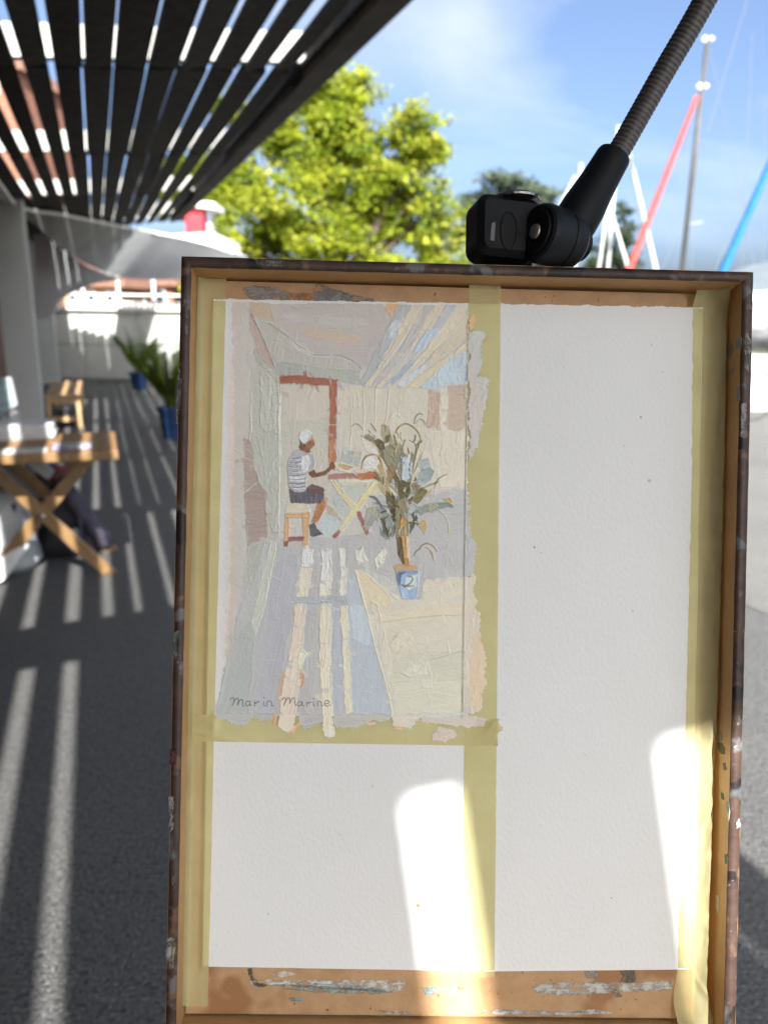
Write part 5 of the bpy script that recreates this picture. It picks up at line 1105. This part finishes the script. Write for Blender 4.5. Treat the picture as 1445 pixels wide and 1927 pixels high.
pt('6a4a4b', 5, [(576, 918), (588, 911), (608, 917), (612, 923), (607, 930), (585, 927)], .5)
pt('5a5148', 60, [(565, 828), (570, 838), (566, 846), (562, 842)], .2)
pt('a5a5ac', 12, [(558, 847), (567, 846), (580, 852), (591, 856), (593, 870), (589, 884), (580, 890), (577, 905), (578, 914), (570, 925), (555, 922), (543, 918), (540, 880), (543, 866), (551, 853)], .7, 9, dl=(10, 22), dw=(3, 6), var=.06)
pt('cfd3d8', 60, [(568, 860), (579, 857), (584, 868), (578, 884), (570, 891), (566, 876)], .8, 3, dl=(6, 12), dw=(3, 5)); pt('c9cad2', 10, [(545, 896), (572, 898), (574, 906), (546, 906)], .5); pt('8d8b96', 12, [(544, 908), (575, 910), (574, 915), (545, 914)], .4)
pt('7b4630', 60, [(566, 838), (576, 835), (585, 850), (579, 853), (565, 846)], .4); pt('8f5a3c', 70, [(583, 815), (589, 817), (591, 827), (594, 836), (588, 842), (582, 848), (574, 849), (573, 838), (579, 828)], .5); pt('b98d68', 80, [(582, 817), (589, 818), (590, 826), (582, 830)], .4)
pt('c4c9cf', 40, [(561, 823), (566, 813), (576, 810), (585, 813), (588, 817), (581, 828), (573, 836), (568, 833), (563, 828)], .8)
pt('74401f', 25, [(580, 889), (591, 884), (595, 890), (610, 886), (622, 877), (625, 882), (614, 893), (598, 897), (588, 899), (582, 894)], .5); pt('7d4626', 60, [(620, 874), (626, 867), (633, 876), (628, 884), (621, 882)], .6)
pt('a9abab', 20, [(646, 848), (683, 848), (676, 875), (640, 870)], .5, 3, dl=(8, 16), dw=(3, 6)); pt('b9b9bd', 80, [(646, 842), (655, 841), (654, 856), (645, 856)], .5); pt('c9b68a', 20, [(666, 852), (674, 852), (672, 860), (664, 858)], .5)
pt('d1c4b8', 10, [(628, 871), (640, 870), (666, 876), (668, 883), (655, 889), (640, 888), (632, 880)], .7); pt('b89a5e', 10, [(638, 872), (665, 877), (657, 885), (645, 884), (637, 878)], .4); pt('cbb8b0', 8, [(664, 882), (688, 878), (692, 886), (670, 890)], .5)
pt('a3736b', 3, [(617, 893), (665, 890), (674, 900), (618, 903)], .5, 3, dl=(12, 24), dw=(3, 5)); pt('b0683a', 4, [(672, 892), (707, 886), (712, 892), (709, 902), (668, 902)], .5); pt('d0c6b2', 3, [(634, 904), (700, 902), (694, 908), (640, 909)], .4)
pt('cdbd98', -42, [(620, 905), (629, 905), (650, 930), (667, 947), (671, 955), (660, 957), (644, 935)], .6); pt('d2c194', 48, [(707, 904), (716, 914), (691, 940), (656, 985), (640, 1005), (632, 1005), (650, 975), (680, 935), (697, 912)], .6, 4, dl=(12, 26), dw=(3, 6))
pt('945650', 45, [(625, 1010), (639, 995), (641, 1003), (632, 1014)], .5); pt('96504e', -55, [(670, 962), (677, 961), (695, 1003), (690, 1009)], .5)
for (y, x0, x1) in ((860, 552, 566), (868, 546, 568), (876, 543, 566), (884, 542, 568), (892, 542, 576), (900, 543, 577), (908, 544, 577), (915, 545, 575)):
    ribbon(sheet, 'shirt_stripe', '807e8a', [(x0, y+1), ((x0+x1)/2, y+2.5), (x1, y)], 2.2)
    ribbon(sheet, 'shirt_stripe', 'd0d2d8', [(x0+2, y+4), ((x0+x1)/2, y+5.5), (x1-1, y+3.5)], 1.9)
ribbon(sheet, 'hair_shade', '8f949c', [(562, 824), (565, 830), (571, 834)], 2.4)
# the painted palm
PL = [('a19d8f', 70, [(690, 958), (712, 950), (730, 960), (735, 985), (722, 985), (705, 975), (684, 985)], .6), ('83898a', 60, [(706, 957), (724, 958), (740, 985), (741, 1010), (733, 1012), (722, 995), (715, 975)], .7), ('4c4630', 60, [(718, 972), (724, 978), (727, 992), (738, 1006), (730, 1013), (721, 1000)], .6),
      ('76807f', 50, [(712, 986), (722, 1002), (735, 1014), (726, 1016), (716, 1004)], .5), ('5f646a', 40, [(692, 933), (705, 932), (713, 940), (726, 962), (716, 956), (706, 940)], .5), ('8e918a', 30, [(684, 985), (700, 970), (709, 974), (700, 990), (688, 1000)], .5),
      ('8b876b', 88, [(722, 842), (740, 835), (756, 838), (758, 855), (746, 868), (736, 882), (722, 866)], .5), ('625635', 60, [(700, 829), (712, 826), (723, 832), (726, 845), (716, 851), (705, 840)], .6), ('807b66', 20, [(678, 820), (695, 817), (706, 824), (700, 832)], .5),
      ('9a9272', 80, [(718, 800), (726, 797), (734, 815), (733, 832), (722, 833), (717, 815)], .6), ('6b6446', 50, [(724, 822), (734, 817), (731, 833), (724, 835)], .5), ('a98f5c', 35, [(700, 826), (714, 850), (722, 880), (728, 905), (720, 906), (712, 880), (704, 856)], .4), ('ab9a72', 70, [(716, 880), (726, 900), (735, 925), (742, 945), (732, 940), (720, 915)], .5),
      ('cfc9bd', 40, [(682, 832), (700, 834), (716, 852), (712, 858), (690, 850)], .6), ('d3cdc0', 30, [(684, 868), (692, 856), (708, 856), (714, 874), (700, 888), (684, 882)], .7), ('8c7048', 75, [(728, 886), (737, 872), (746, 878), (743, 892), (735, 912), (728, 902)], .5),
      ('5d5331', 65, [(725, 925), (740, 930), (751, 946), (748, 961), (740, 972), (728, 946)], .6), ('3d3822', 60, [(733, 960), (746, 956), (744, 985), (738, 978)], .5), ('6f7c80', 50, [(742, 872), (758, 860), (757, 872), (745, 886)], .5), ('b6bcc8', 80, [(757, 862), (768, 857), (776, 870), (773, 896), (765, 906), (757, 906), (757, 880)], .7),
      ('57502c', 15, [(749, 908), (755, 903), (771, 908), (771, 930), (763, 946), (750, 946)], .5), ('857a58', 85, [(745, 948), (758, 936), (766, 946), (768, 990), (771, 1062), (760, 1066), (750, 1040), (744, 1000)], .6), ('5c4e30', 80, [(747, 1012), (757, 1010), (764, 1040), (770, 1064), (757, 1062), (748, 1040)], .6),
      ('b98a4a', 88, [(752, 975), (762, 974), (765, 1010), (768, 1062), (763, 1064), (756, 1010)], .6), ('cdb690', 88, [(764, 1008), (768, 1010), (771, 1056), (767, 1060)], .6), ('b07a35', 80, [(761, 1052), (768, 1050), (772, 1064), (762, 1066)], .5), ('776d41', 30, [(781, 922), (794, 917), (806, 925), (797, 935), (786, 949), (778, 946)], .5), ('8b6a4c', 30, [(772, 916), (780, 908), (792, 914), (782, 924)], .5),
      ('b0a071', 35, [(804, 925), (816, 919), (808, 930), (798, 938)], .4), ('858b80', 20, [(784, 962), (800, 950), (808, 950), (808, 960), (792, 970)], .6), ('9b9a78', 15, [(806, 948), (822, 944), (822, 954), (808, 960)], .5), ('74817a', 8, [(820, 945), (838, 945), (853, 950), (855, 955), (835, 955)], .5), ('a3aeae', 45, [(767, 960), (782, 948), (786, 956), (772, 970)], .6),
      ('4a4d42', 60, [(772, 985), (784, 968), (786, 976), (776, 998), (770, 1004)], .6), ('9fa9ab', 40, [(788, 866), (806, 860), (811, 880), (800, 884), (788, 880)], .5), ('8b989a', 40, [(792, 884), (810, 880), (818, 886), (812, 901), (799, 911), (790, 905)], .5), ('a5adad', 50, [(786, 886), (794, 888), (790, 905), (784, 900)], .4), ('b6945c', 60, [(787, 985), (800, 977), (804, 990), (797, 1006)], .4), ('b7954e', 40, [(836, 938), (846, 935), (852, 944), (842, 947)], .5)]
for (p0, p1, w, hx) in (((758, 930), (722, 842), 9, '8b876b'), ((750, 905), (700, 826), 6, '6b6446'), ((757, 900), (726, 798), 6, '8f8a6a'), ((765, 900), (748, 830), 7, '9a9578'), ((768, 905), (775, 848), 5, '7c7a5c'), ((770, 910), (788, 832), 5, '8a8668'), ((775, 925), (800, 878), 6, '8b989a'), ((778, 935), (815, 893), 5, '9fa9ab'),
        ((770, 945), (806, 922), 7, '776d41'), ((772, 965), (850, 948), 6, '74817a'), ((768, 960), (820, 950), 6, '858b80'), ((750, 950), (712, 905), 6, 'ab9a72'), ((748, 955), (700, 945), 5, '83898a'), ((750, 975), (716, 965), 6, '76807f'), ((748, 990), (722, 1004), 6, '83898a'), ((745, 940), (705, 885), 4, '5d5331'), ((755, 940), (735, 880), 6, '5d5331'), ((752, 930), (690, 868), 4, '9a9272'),
        ((760, 920), (762, 850), 5, '6b6446'), ((770, 900), (795, 850), 4, 'a5a58c'), ((775, 960), (790, 990), 5, '4a4d42'), ((748, 965), (690, 975), 4, '8e918a'), ((772, 930), (830, 905), 3, '8b876b'), ((764, 915), (740, 815), 4, '7c7a5c'), ((750, 985), (738, 1012), 6, '4c4630'), ((776, 945), (812, 960), 4, 'a3aeae')):
    knife(p0, p1, w*1.15, seen(*rgb(hx)), .92, .34, dry=.34, curve=random.gauss(0, .35))
for (hx, a, q, rg) in PL: pt(hx, a, q, rg, 3, dl=(5, 14), dw=(2, 5), var=.10, jit=.7)
for q in range(60):
    x, y = random.gauss(757, 22), random.uniform(822, 1000); a = math.atan2(y-960, x-757)+random.gauss(0, .35); l = random.uniform(6, 17)
    knife((x, y), (x+math.cos(a)*l, y+math.sin(a)*l), random.uniform(2.2, 4.5), seen(*rgb(random.choice(['8b876b', '6b6446', 'a39d80', '5d5331', '8b989a', 'b7a877', '76807f', '4c4630']))), .9, .36, dry=.4, curve=random.gauss(0, .4))
pt('b58f62', 8, [(740, 1066), (752, 1060), (765, 1064), (778, 1061), (786, 1068), (785, 1073), (742, 1074)], .5)
pt('8ba3c4', 85, [(742, 1073), (786, 1073), (786, 1090), (783, 1124), (774, 1128), (757, 1127), (750, 1097)], .6, 6, dl=(10, 22), dw=(3, 7), var=.06)
pt('b3c8e2', 80, [(764, 1086), (785, 1081), (783, 1104), (770, 1112), (762, 1104)], .5); pt('9db4d4', 70, [(753, 1104), (764, 1108), (772, 1126), (758, 1127)], .6); pt('5d6480', 75, [(745, 1078), (756, 1080), (753, 1104), (749, 1094)], .4); pt('8190ac', 3, [(743, 1073), (786, 1073), (784, 1080), (745, 1080)], .5)
# paint that ran over on to the tape
for (hx, a, q) in (('c99b62', 70, [(882, 606), (887, 590), (898, 593), (890, 618), (883, 622)]), ('b0afa9', 60, [(882, 624), (898, 620), (916, 624), (906, 650), (907, 690), (901, 705), (921, 715), (918, 735), (908, 790), (900, 830), (891, 858), (882, 868)]), ('b7ada8', 80, [(882, 720), (912, 730), (905, 800), (884, 860)]), ('a5a4a6', 80, [(880, 934), (885, 984), (886, 1012), (896, 1022), (893, 1055), (890, 1084), (878, 1086)]),
                   ('c3b6a4', 88, [(879, 1090), (892, 1076), (895, 1140), (908, 1152), (905, 1180), (906, 1250), (908, 1330), (890, 1346), (876, 1346)]), ('c7b193', 88, [(890, 1190), (912, 1210), (914, 1290), (900, 1335), (884, 1320)]), ('b9b1a8', 80, [(872, 1290), (884, 1296), (890, 1345), (872, 1350)]),
                   ('a9a8a8', 4, [(400, 1344), (480, 1343), (478, 1352), (470, 1358), (455, 1368), (430, 1360), (408, 1352)]), ('a5a3a4', 4, [(478, 1343), (520, 1342), (518, 1352), (500, 1356), (482, 1352)]), ('a6a3a4', 6, [(565, 1343), (606, 1343), (606, 1360), (590, 1364), (572, 1372), (566, 1358)]), ('aba7a2', 3, [(628, 1344), (735, 1342), (733, 1356), (690, 1360), (672, 1372), (640, 1370), (630, 1366)]),
                   ('c5bcae', 30, [(737, 1346), (790, 1346), (786, 1358), (768, 1372), (748, 1374), (740, 1366)]), ('bdb2a6', 6, [(790, 1348), (890, 1347), (918, 1352), (912, 1364), (880, 1368), (820, 1360), (795, 1358)]), ('bfaea3', 20, [(812, 1380), (830, 1368), (858, 1372), (860, 1382), (836, 1397), (814, 1392)]), ('c9936a', 80, [(515, 1344), (523, 1345), (522, 1368), (514, 1366)]), ('cb9c78', 30, [(540, 1378), (553, 1368), (566, 1352), (568, 1364), (554, 1380)]), ('c9a17c', 5, [(742, 1366), (760, 1370), (756, 1376), (744, 1374)]), ('c6a898', 5, [(690, 1360), (708, 1360), (706, 1367), (692, 1366)]), ('d2c7b7', 86, [(608, 1372), (631, 1374), (628, 1386), (619, 1391), (610, 1386)])):
    pt(hx, a, q, .3, 4, dl=(10, 30), dw=(3, 7), var=.03, jit=2.0)
# palette-knife edges and fine painted lines
for (hx, w, l) in (('c9c2b3', 1.6, [(660, 745), (661, 800), (658, 850)]), ('c9c2b3', 1.6, [(684, 735), (685, 790), (682, 830)]), ('cac3b4', 1.6, [(707, 732), (706, 800)]), ('cac3b4', 1.8, [(732, 735), (728, 780), (724, 800)]), ('8f8a84', 1.5, [(507, 608), (530, 625), (545, 634), (562, 650), (576, 658)]), ('8d8882', 1.5, [(590, 667), (620, 668), (645, 670), (672, 684), (681, 695)]), ('7d6f6a', 1.6, [(472, 590), (490, 625), (505, 660), (516, 690)]),
                   ('c8c8bf', 2.0, [(525, 706), (525, 800), (526, 900), (525, 1000)]), ('c5c5bc', 1.6, [(473, 740), (472, 780), (474, 815)]), ('76726d', 1.2, [(881, 572), (880, 700), (876, 900), (874, 1100), (871, 1340)]), ('a8a49a', 1.3, [(722, 1170), (800, 1160), (872, 1157)]), ('a9a69b', 1.3, [(808, 1242), (872, 1224)]), ('d2ccbe', 1.8, [(668, 1074), (690, 1150), (705, 1215), (730, 1300), (738, 1345)]), ('d6d0c0', 1.6, [(842, 1206), (846, 1230)]),
                   ('a3815a', 3.4, [(680, 882), (684, 866), (694, 857), (708, 857), (716, 866)]), ('8d8560', 3.2, [(745, 815), (752, 803), (764, 797), (778, 803), (788, 815), (791, 826), (786, 834)]), ('b98b46', 3.0, [(746, 812), (750, 804), (758, 799)]), ('77776d', 2.2, [(779, 797), (782, 784), (790, 778), (796, 780)]), ('77776d', 2.0, [(781, 797), (788, 789), (797, 791), (802, 800)]), ('8a8668', 2.6, [(770, 828), (780, 834), (784, 846), (780, 862), (776, 872)]), ('56524a', 2.0, [(817, 920), (822, 906), (832, 897), (842, 892)]),
                   ('7f8380', 2.4, [(662, 802), (670, 798), (678, 802), (682, 808)]), ('67665a', 2.2, [(698, 796), (704, 804), (708, 812)]), ('67665a', 2.2, [(692, 808), (700, 816), (706, 822)]), ('9a7a4e', 3.0, [(788, 1036), (795, 1026), (806, 1023), (816, 1028), (822, 1038)]), ('a3824f', 2.4, [(800, 1030), (810, 1036), (814, 1046), (815, 1054)]), ('76858c', 2.4, [(779, 1046), (785, 1036), (793, 1032)]), ('c4b27f', 1.8, [(826, 960), (838, 972), (844, 990), (844, 1002)]), ('c6b48a', 1.6, [(690, 958), (704, 952), (716, 950)]),
                   ('5c4326', 2.6, [(750, 1078), (758, 1079), (763, 1076)]), ('8f6a3c', 3.0, [(769, 1086), (774, 1084), (777, 1089), (774, 1096), (768, 1102), (763, 1104), (772, 1103), (780, 1103)]), ('7a5a3a', 2.2, [(754, 1099), (762, 1102), (768, 1100)]), ('d8d8d4', 1.6, [(787, 1074), (787, 1092), (784, 1122)]), ('e0dccf', 1.4, [(528, 724), (527, 800), (529, 860)]), ('dcd6c8', 1.3, [(636, 735), (635, 800), (634, 866)]), ('c9c6ba', 1.4, [(478, 1200), (500, 1130), (520, 1022)])):
    ribbon(sheet, 'paint_line', hx, l, w)
smudge(420, 530, 800, 850, 1130, (3, 8), (1.4, 3.2), (.4, .8))
# the signature
sig = [[(433, 1316), (437, 1313), (441, 1314), (440, 1321), (437, 1328), (442, 1318), (446, 1314), (449, 1317), (447, 1327), (451, 1319), (455, 1316), (457, 1320), (456, 1327), (459, 1329)],
       [(470, 1320), (465, 1320), (462, 1325), (465, 1329), (470, 1326), (471, 1320), (471, 1328), (474, 1327)], [(479, 1329), (480, 1321), (482, 1324), (485, 1320), (488, 1321)], [(497, 1320), (497, 1328), (500, 1328)], [(496.5, 1312), (497.5, 1314)], [(503, 1329), (503, 1321), (507, 1319), (511, 1321), (511, 1328), (515, 1328)],
       [(531, 1317), (535, 1313), (538, 1315), (536, 1322), (534, 1328), (539, 1317), (543, 1313), (546, 1316), (545, 1324), (549, 1316), (553, 1313), (555, 1317), (555, 1326), (558, 1328)], [(568, 1321), (563, 1321), (560, 1326), (563, 1329), (567, 1326), (569, 1321), (569, 1328), (572, 1328)], [(577, 1329), (578, 1321), (580, 1324), (584, 1321), (586, 1322)],
       [(590, 1321), (590, 1328), (593, 1328)], [(589.5, 1314), (590.5, 1316)], [(598, 1329), (598, 1321), (602, 1320), (605, 1322), (605, 1328), (608, 1328)], [(611, 1325), (617, 1324), (619, 1320), (615, 1318), (611, 1322), (612, 1328), (617, 1329), (621, 1326)]]
for l in sig: ribbon(sheet, 'signature_stroke', '45464c', l, 1.3, h=.0005)

# the whole paint film becomes one relief mesh on the sheet
film = PH*1.7
film += .035*(TOOTH-.5)*np.clip(1.3-film*2.5, .15, 1)
base = np.full((CH, CW), -.01990, np.float32)
tape_on = np.maximum(sstep(879.5, 881, GX+(GY-560)*.0155), sstep(1343, 1346, GY-(GX-362)*.0155)); tape_on = np.maximum(tape_on, sstep(1, -1, GX-(425-(GY-562)*.0254)))
base += tape_on*.00034
curl = np.hypot(GX-925, GY-1365); base += np.where((curl < 30), .0017*np.clip(1-curl/30, 0, 1), 0)+np.where(np.hypot((GX-425)/52, (GY-1388)/9) < 1, .0008, 0)+np.where(np.hypot((GX-403)/12, (GY-1366)/18) < 1, .0010, 0)
wgt = base+film*.001
PA *= sstep(0, 2.5, GY-(564.5+.0174*(GX-402))-(WARPY*.6))       # the paint stops at the deckled top edge
alpha = PA*(.85+.3*TOOTH)
ok = alpha > .42; keep = ok[:-1, :-1] & ok[1:, :-1] & ok[:-1, 1:] & ok[1:, 1:]
cam_ = np.array(CAMP); Rm = np.array([list(r) for r in RC]); ez = np.array(EZ); c0_ = np.array(C0)
D_ = np.stack([(GX-IW/2)/FPX, -(GY-IH/2)/FPX, -np.ones_like(GX)], -1) @ Rm.T
tt_ = ((c0_-cam_) @ ez + wgt)/(D_ @ ez); PTS = cam_+D_*tt_[..., None]-np.array(ORG[sheet.name])
idx = np.full((CH, CW), -1, np.int64); need = np.zeros((CH, CW), bool)
for a_, b_ in ((slice(0, -1), slice(0, -1)), (slice(1, None), slice(0, -1)), (slice(0, -1), slice(1, None)), (slice(1, None), slice(1, None))): need[a_, b_] |= keep
idx[need] = np.arange(need.sum()); quads = np.stack([idx[:-1, :-1][keep], idx[1:, :-1][keep], idx[1:, 1:][keep], idx[:-1, 1:][keep]], -1).astype(np.int32)
me = bpy.data.meshes.new('paint_film'); nv = int(need.sum()); nq = len(quads)
me.vertices.add(nv); me.vertices.foreach_set('co', PTS[need].astype(np.float32).ravel()); me.loops.add(nq*4); me.loops.foreach_set('vertex_index', quads.ravel()); me.polygons.add(nq)
me.polygons.foreach_set('loop_start', np.arange(0, nq*4, 4, dtype=np.int32)); me.polygons.foreach_set('use_smooth', np.ones(nq, bool))
ca_ = me.color_attributes.new('pigment', 'FLOAT_COLOR', 'POINT'); ca_.data.foreach_set('color', np.concatenate([np.clip(PC[need], 0.004, .88), np.ones((nv, 1), np.float32)], 1).astype(np.float32).ravel())
me.update(calc_edges=True); me.validate()
m_film = bpy.data.materials.new('oil_film'); m_film.use_nodes = True; n_ = m_film.node_tree.nodes; a_ = n_.new('ShaderNodeAttribute'); a_.attribute_name = 'pigment'
m_film.node_tree.links.new(a_.outputs['Color'], n_['Principled BSDF'].inputs['Base Color']); n_['Principled BSDF'].inputs['Roughness'].default_value = .42; n_['Principled BSDF'].inputs['Specular IOR Level'].default_value = .35
me.materials.append(m_film); fo = bpy.data.objects.new('paint_film', me); COL.objects.link(fo); fo.parent = sheet
fo['label'] = 'thick pale oil paint showing a seated man at a table beside a potted palm, signed below'

# ------------------------------------------------------------------ clamp with flexible arm on the top rail
clp = root('clamp', B(1000, 497, -.012), 'black plastic clamp with ribbed flexible arm gripping the top rail of the box', 'clamp')
m_tex = mat('black_plastic_worn', (0.004, 0.0055, 0.0075), (0.009, 0.011, 0.014), rough=.5, scale=60, bump=.0001, bscale=700, spec=.2)
m_screw = mat('steel_screw', (.42, .40, .37), rough=.35, metal=.8)
# body: a rounded block turned slightly away
ax = (EX*.975-EZ*.22).normalized(); az = EX.cross(EY) if False else (EZ*.975+EX*.22).normalized(); ay = EY
bc = B(942, 437, -.012)
def rblock(c, hx, hy, hz, r, tilt=0):
    loops = []
    for z in (-hz, -hz+r*.5, hz-r*.5, hz):
        ins = r*.5 if abs(z) == hz else 0; lp = []
        for (sx_, sy_) in ((1, 1), (-1, 1), (-1, -1), (1, -1)):
            a0 = {(1, 1): 0, (-1, 1): 90, (-1, -1): 180, (1, -1): 270}[(sx_, sy_)]
            for k in range(5):
                t = math.radians(a0+k*22.5); lp.append(c+ax*(sx_*(hx-r)+(r-ins)*math.cos(t))+ay*(sy_*(hy-r)+(r-ins)*math.sin(t))+az*z)
        loops.append(lp)
    return MB().rings(loops)
rblock(bc+ax*.0016, 66*PX, 58*PX, .013, .0075).build('body', m_blk, clp, smooth=False)
# recess ring, slot and the light inside it, painted grey, on the front face
def on_front(px, py, lift=.0133):
    p = B(px, py, .002); d = p-CAMP; t = ((bc+az*lift)-CAMP).dot(az)/d.dot(az); return CAMP+d*t
cpt = on_front(957, 434); mb = MB(); lo = [cpt+ax*16*PX*math.cos(t*math.pi/16)+ay*34*PX*math.sin(t*math.pi/16) for t in range(32)]
mb.rings([[p+(p-cpt)*.10-az*.0004 for p in lo], [p+(p-cpt)*.06+az*.0005 for p in lo], [p+az*.0005 for p in lo], [p-az*.0002 for p in lo]], cap=False); mb.f.append(tuple(range(96, 128))); mb.build('recess', mat('deep_black', (.002, .002, .003), rough=.8), clp)
sl = [on_front(x, y, .0135) for x, y in ((920, 418), (932, 418), (930, 454), (918, 454))]
mb = MB(); mb.prism([p+(p-sum(sl, Vector())/4)*.35-az*.0002 for p in sl], [p-az*.0008 for p in sl]); mb.build('slot', MATS['deep_black'], clp)
sl2 = [on_front(x, y, .0139) for x, y in ((925, 419), (932, 418), (930, 453), (922, 452))]
mb = MB(); mb.prism(sl2, [p-az*.0003 for p in sl2]); mb.build('slot_light', mat('slot_light_grey', (.09, .09, .095), rough=.4), clp)
# metal cap on the top
tcp = B(970, 377, -.012)
mb = MB(); mb.lathe(tcp-EY*.001, (EY*1.0+EZ*.05).normalized(), [(0, .0150), (.0012, .0150), (.0020, .0125), (.0033, .0118), (.0036, .0095)], 28); mb.build('cap', mat('polished_steel', (.30, .29, .29), rough=.22, metal=.9), clp)
# swivel joint: two thick discs on one axis, with a screw and a knob
ja = (EX*.86-EZ*.50+EY*(-.03)).normalized(); j0 = B(1008, 436, .004)
mb = MB(); r_ = 55*PX; mb.lathe(j0, ja, [(0, r_*.86), (.0012, r_*.95), (.004, r_), (.0165, r_), (.0175, r_*.97)], 40); mb.build('joint_disc', m_tex, clp)
mb = MB(); mb.lathe(j0-ja*.0004, -ja, [(0, r_*.74), (.0008, r_*.72), (.0008, r_*.40), (-.002, r_*.36)], 36); mb.build('face_ring', m_blk, clp)
mb = MB(); mb.lathe(j0-ja*.0006, -ja, [(0, .0046), (.0010, .0042), (.0016, .0022)], 18); mb.build('screw', m_screw, clp, smooth=False)
j1 = j0+ja*.0181
mb = MB(); mb.lathe(j1, ja, [(0, r_*.97), (.001, r_*1.0), (.0085, r_*1.0), (.0115, r_*.86)], 40); mb.build('arm_disc', m_tex, clp)
mb = MB(); mb.lathe(j1+ja*.0116, ja, [(0, r_*.56), (.0010, r_*.58), (.0080, r_*.55), (.0100, r_*.40)], 28); mb.build('knob', m_blk, clp)
mb = MB(); mb.lathe(bc+ax*.014-az*.002, ax, [(0, .0135), (.012, .0135)], 24); mb.build('neck', m_blk, clp)
# sleeve rising from the arm disc
s0 = j1+ja*.005; s1 = B(1157, 289, -.006); sdv = (s1-s0).normalized()
mb = MB(); n_ = 10; mb.tube([s0+(s1-s0)*g for g in (0, .22, .38, .55, .7, .85, .955, .985, 1.0)], [.0128, .0137, .0134, .0122, .0114, .0109, .0106, .0100, .0082], 28); mb.build('sleeve', m_blk, clp, smooth=True)
# ribbed hose: rings along a gently bending path that runs on out of the picture
hp = [B(1150, 305, -.006), B(1166, 281, -.006), B(1205, 212, -.003), B(1250, 132, .002), B(1298, 50, .008), B(1342, -30, .015), B(1395, -130, .03), B(1450, -260, .06)]
def cat(pts, n):
    out = []
    for i in range(n+1):
        f = i/n*(len(pts)-1); k = min(int(f), len(pts)-2); t = f-k; p0, p1, p2, p3 = pts[max(k-1, 0)], pts[k], pts[k+1], pts[min(k+2, len(pts)-1)]
        out.append(.5*((2*p1)+(p2-p0)*t+(2*p0-5*p1+4*p2-p3)*t*t+(3*p1-p0-3*p2+p3)*t*t*t))
    return out
raw = cat(hp, 300); tot = [0]
for i in range(300): tot.append(tot[-1]+(raw[i+1]-raw[i]).length)
pitch = .00285; ns_ = int(tot[-1]/pitch*6); path = []; rad = []; j = 0
for i in range(ns_+1):
    s = tot[-1]*i/ns_
    while j < 299 and tot[j+1] < s: j += 1
    path.append(raw[j].lerp(raw[j+1], (s-tot[j])/max(1e-9, tot[j+1]-tot[j]))); rad.append(.00625+.00065*abs(math.sin(math.pi*s/pitch))**.6)
m_hose = mat('dark_hose', (0.045, 0.040, 0.038), (0.075, 0.066, 0.062), rough=.38, scale=300, spec=.5)
mb = MB(); mb.tube(path, rad, 28); mb.build('flexible_arm', m_hose, clp, smooth=True)
mb = MB(); e = path[-1]; d = (path[-1]-path[-4]).normalized(); mb.lathe(e, d, [(0, .008), (.01, .012), (.03, .014), (.034, .008)], 20); mb.build('end_cap', m_blk, clp)
# clamp jaw reaching down behind the rail
mb = MB(); mb.box(B(950, 505, -DEP-.0105), EX, EY, EZ, .017, .012, .0022); mb.build('jaw', m_blk, clp, bevel=.001)
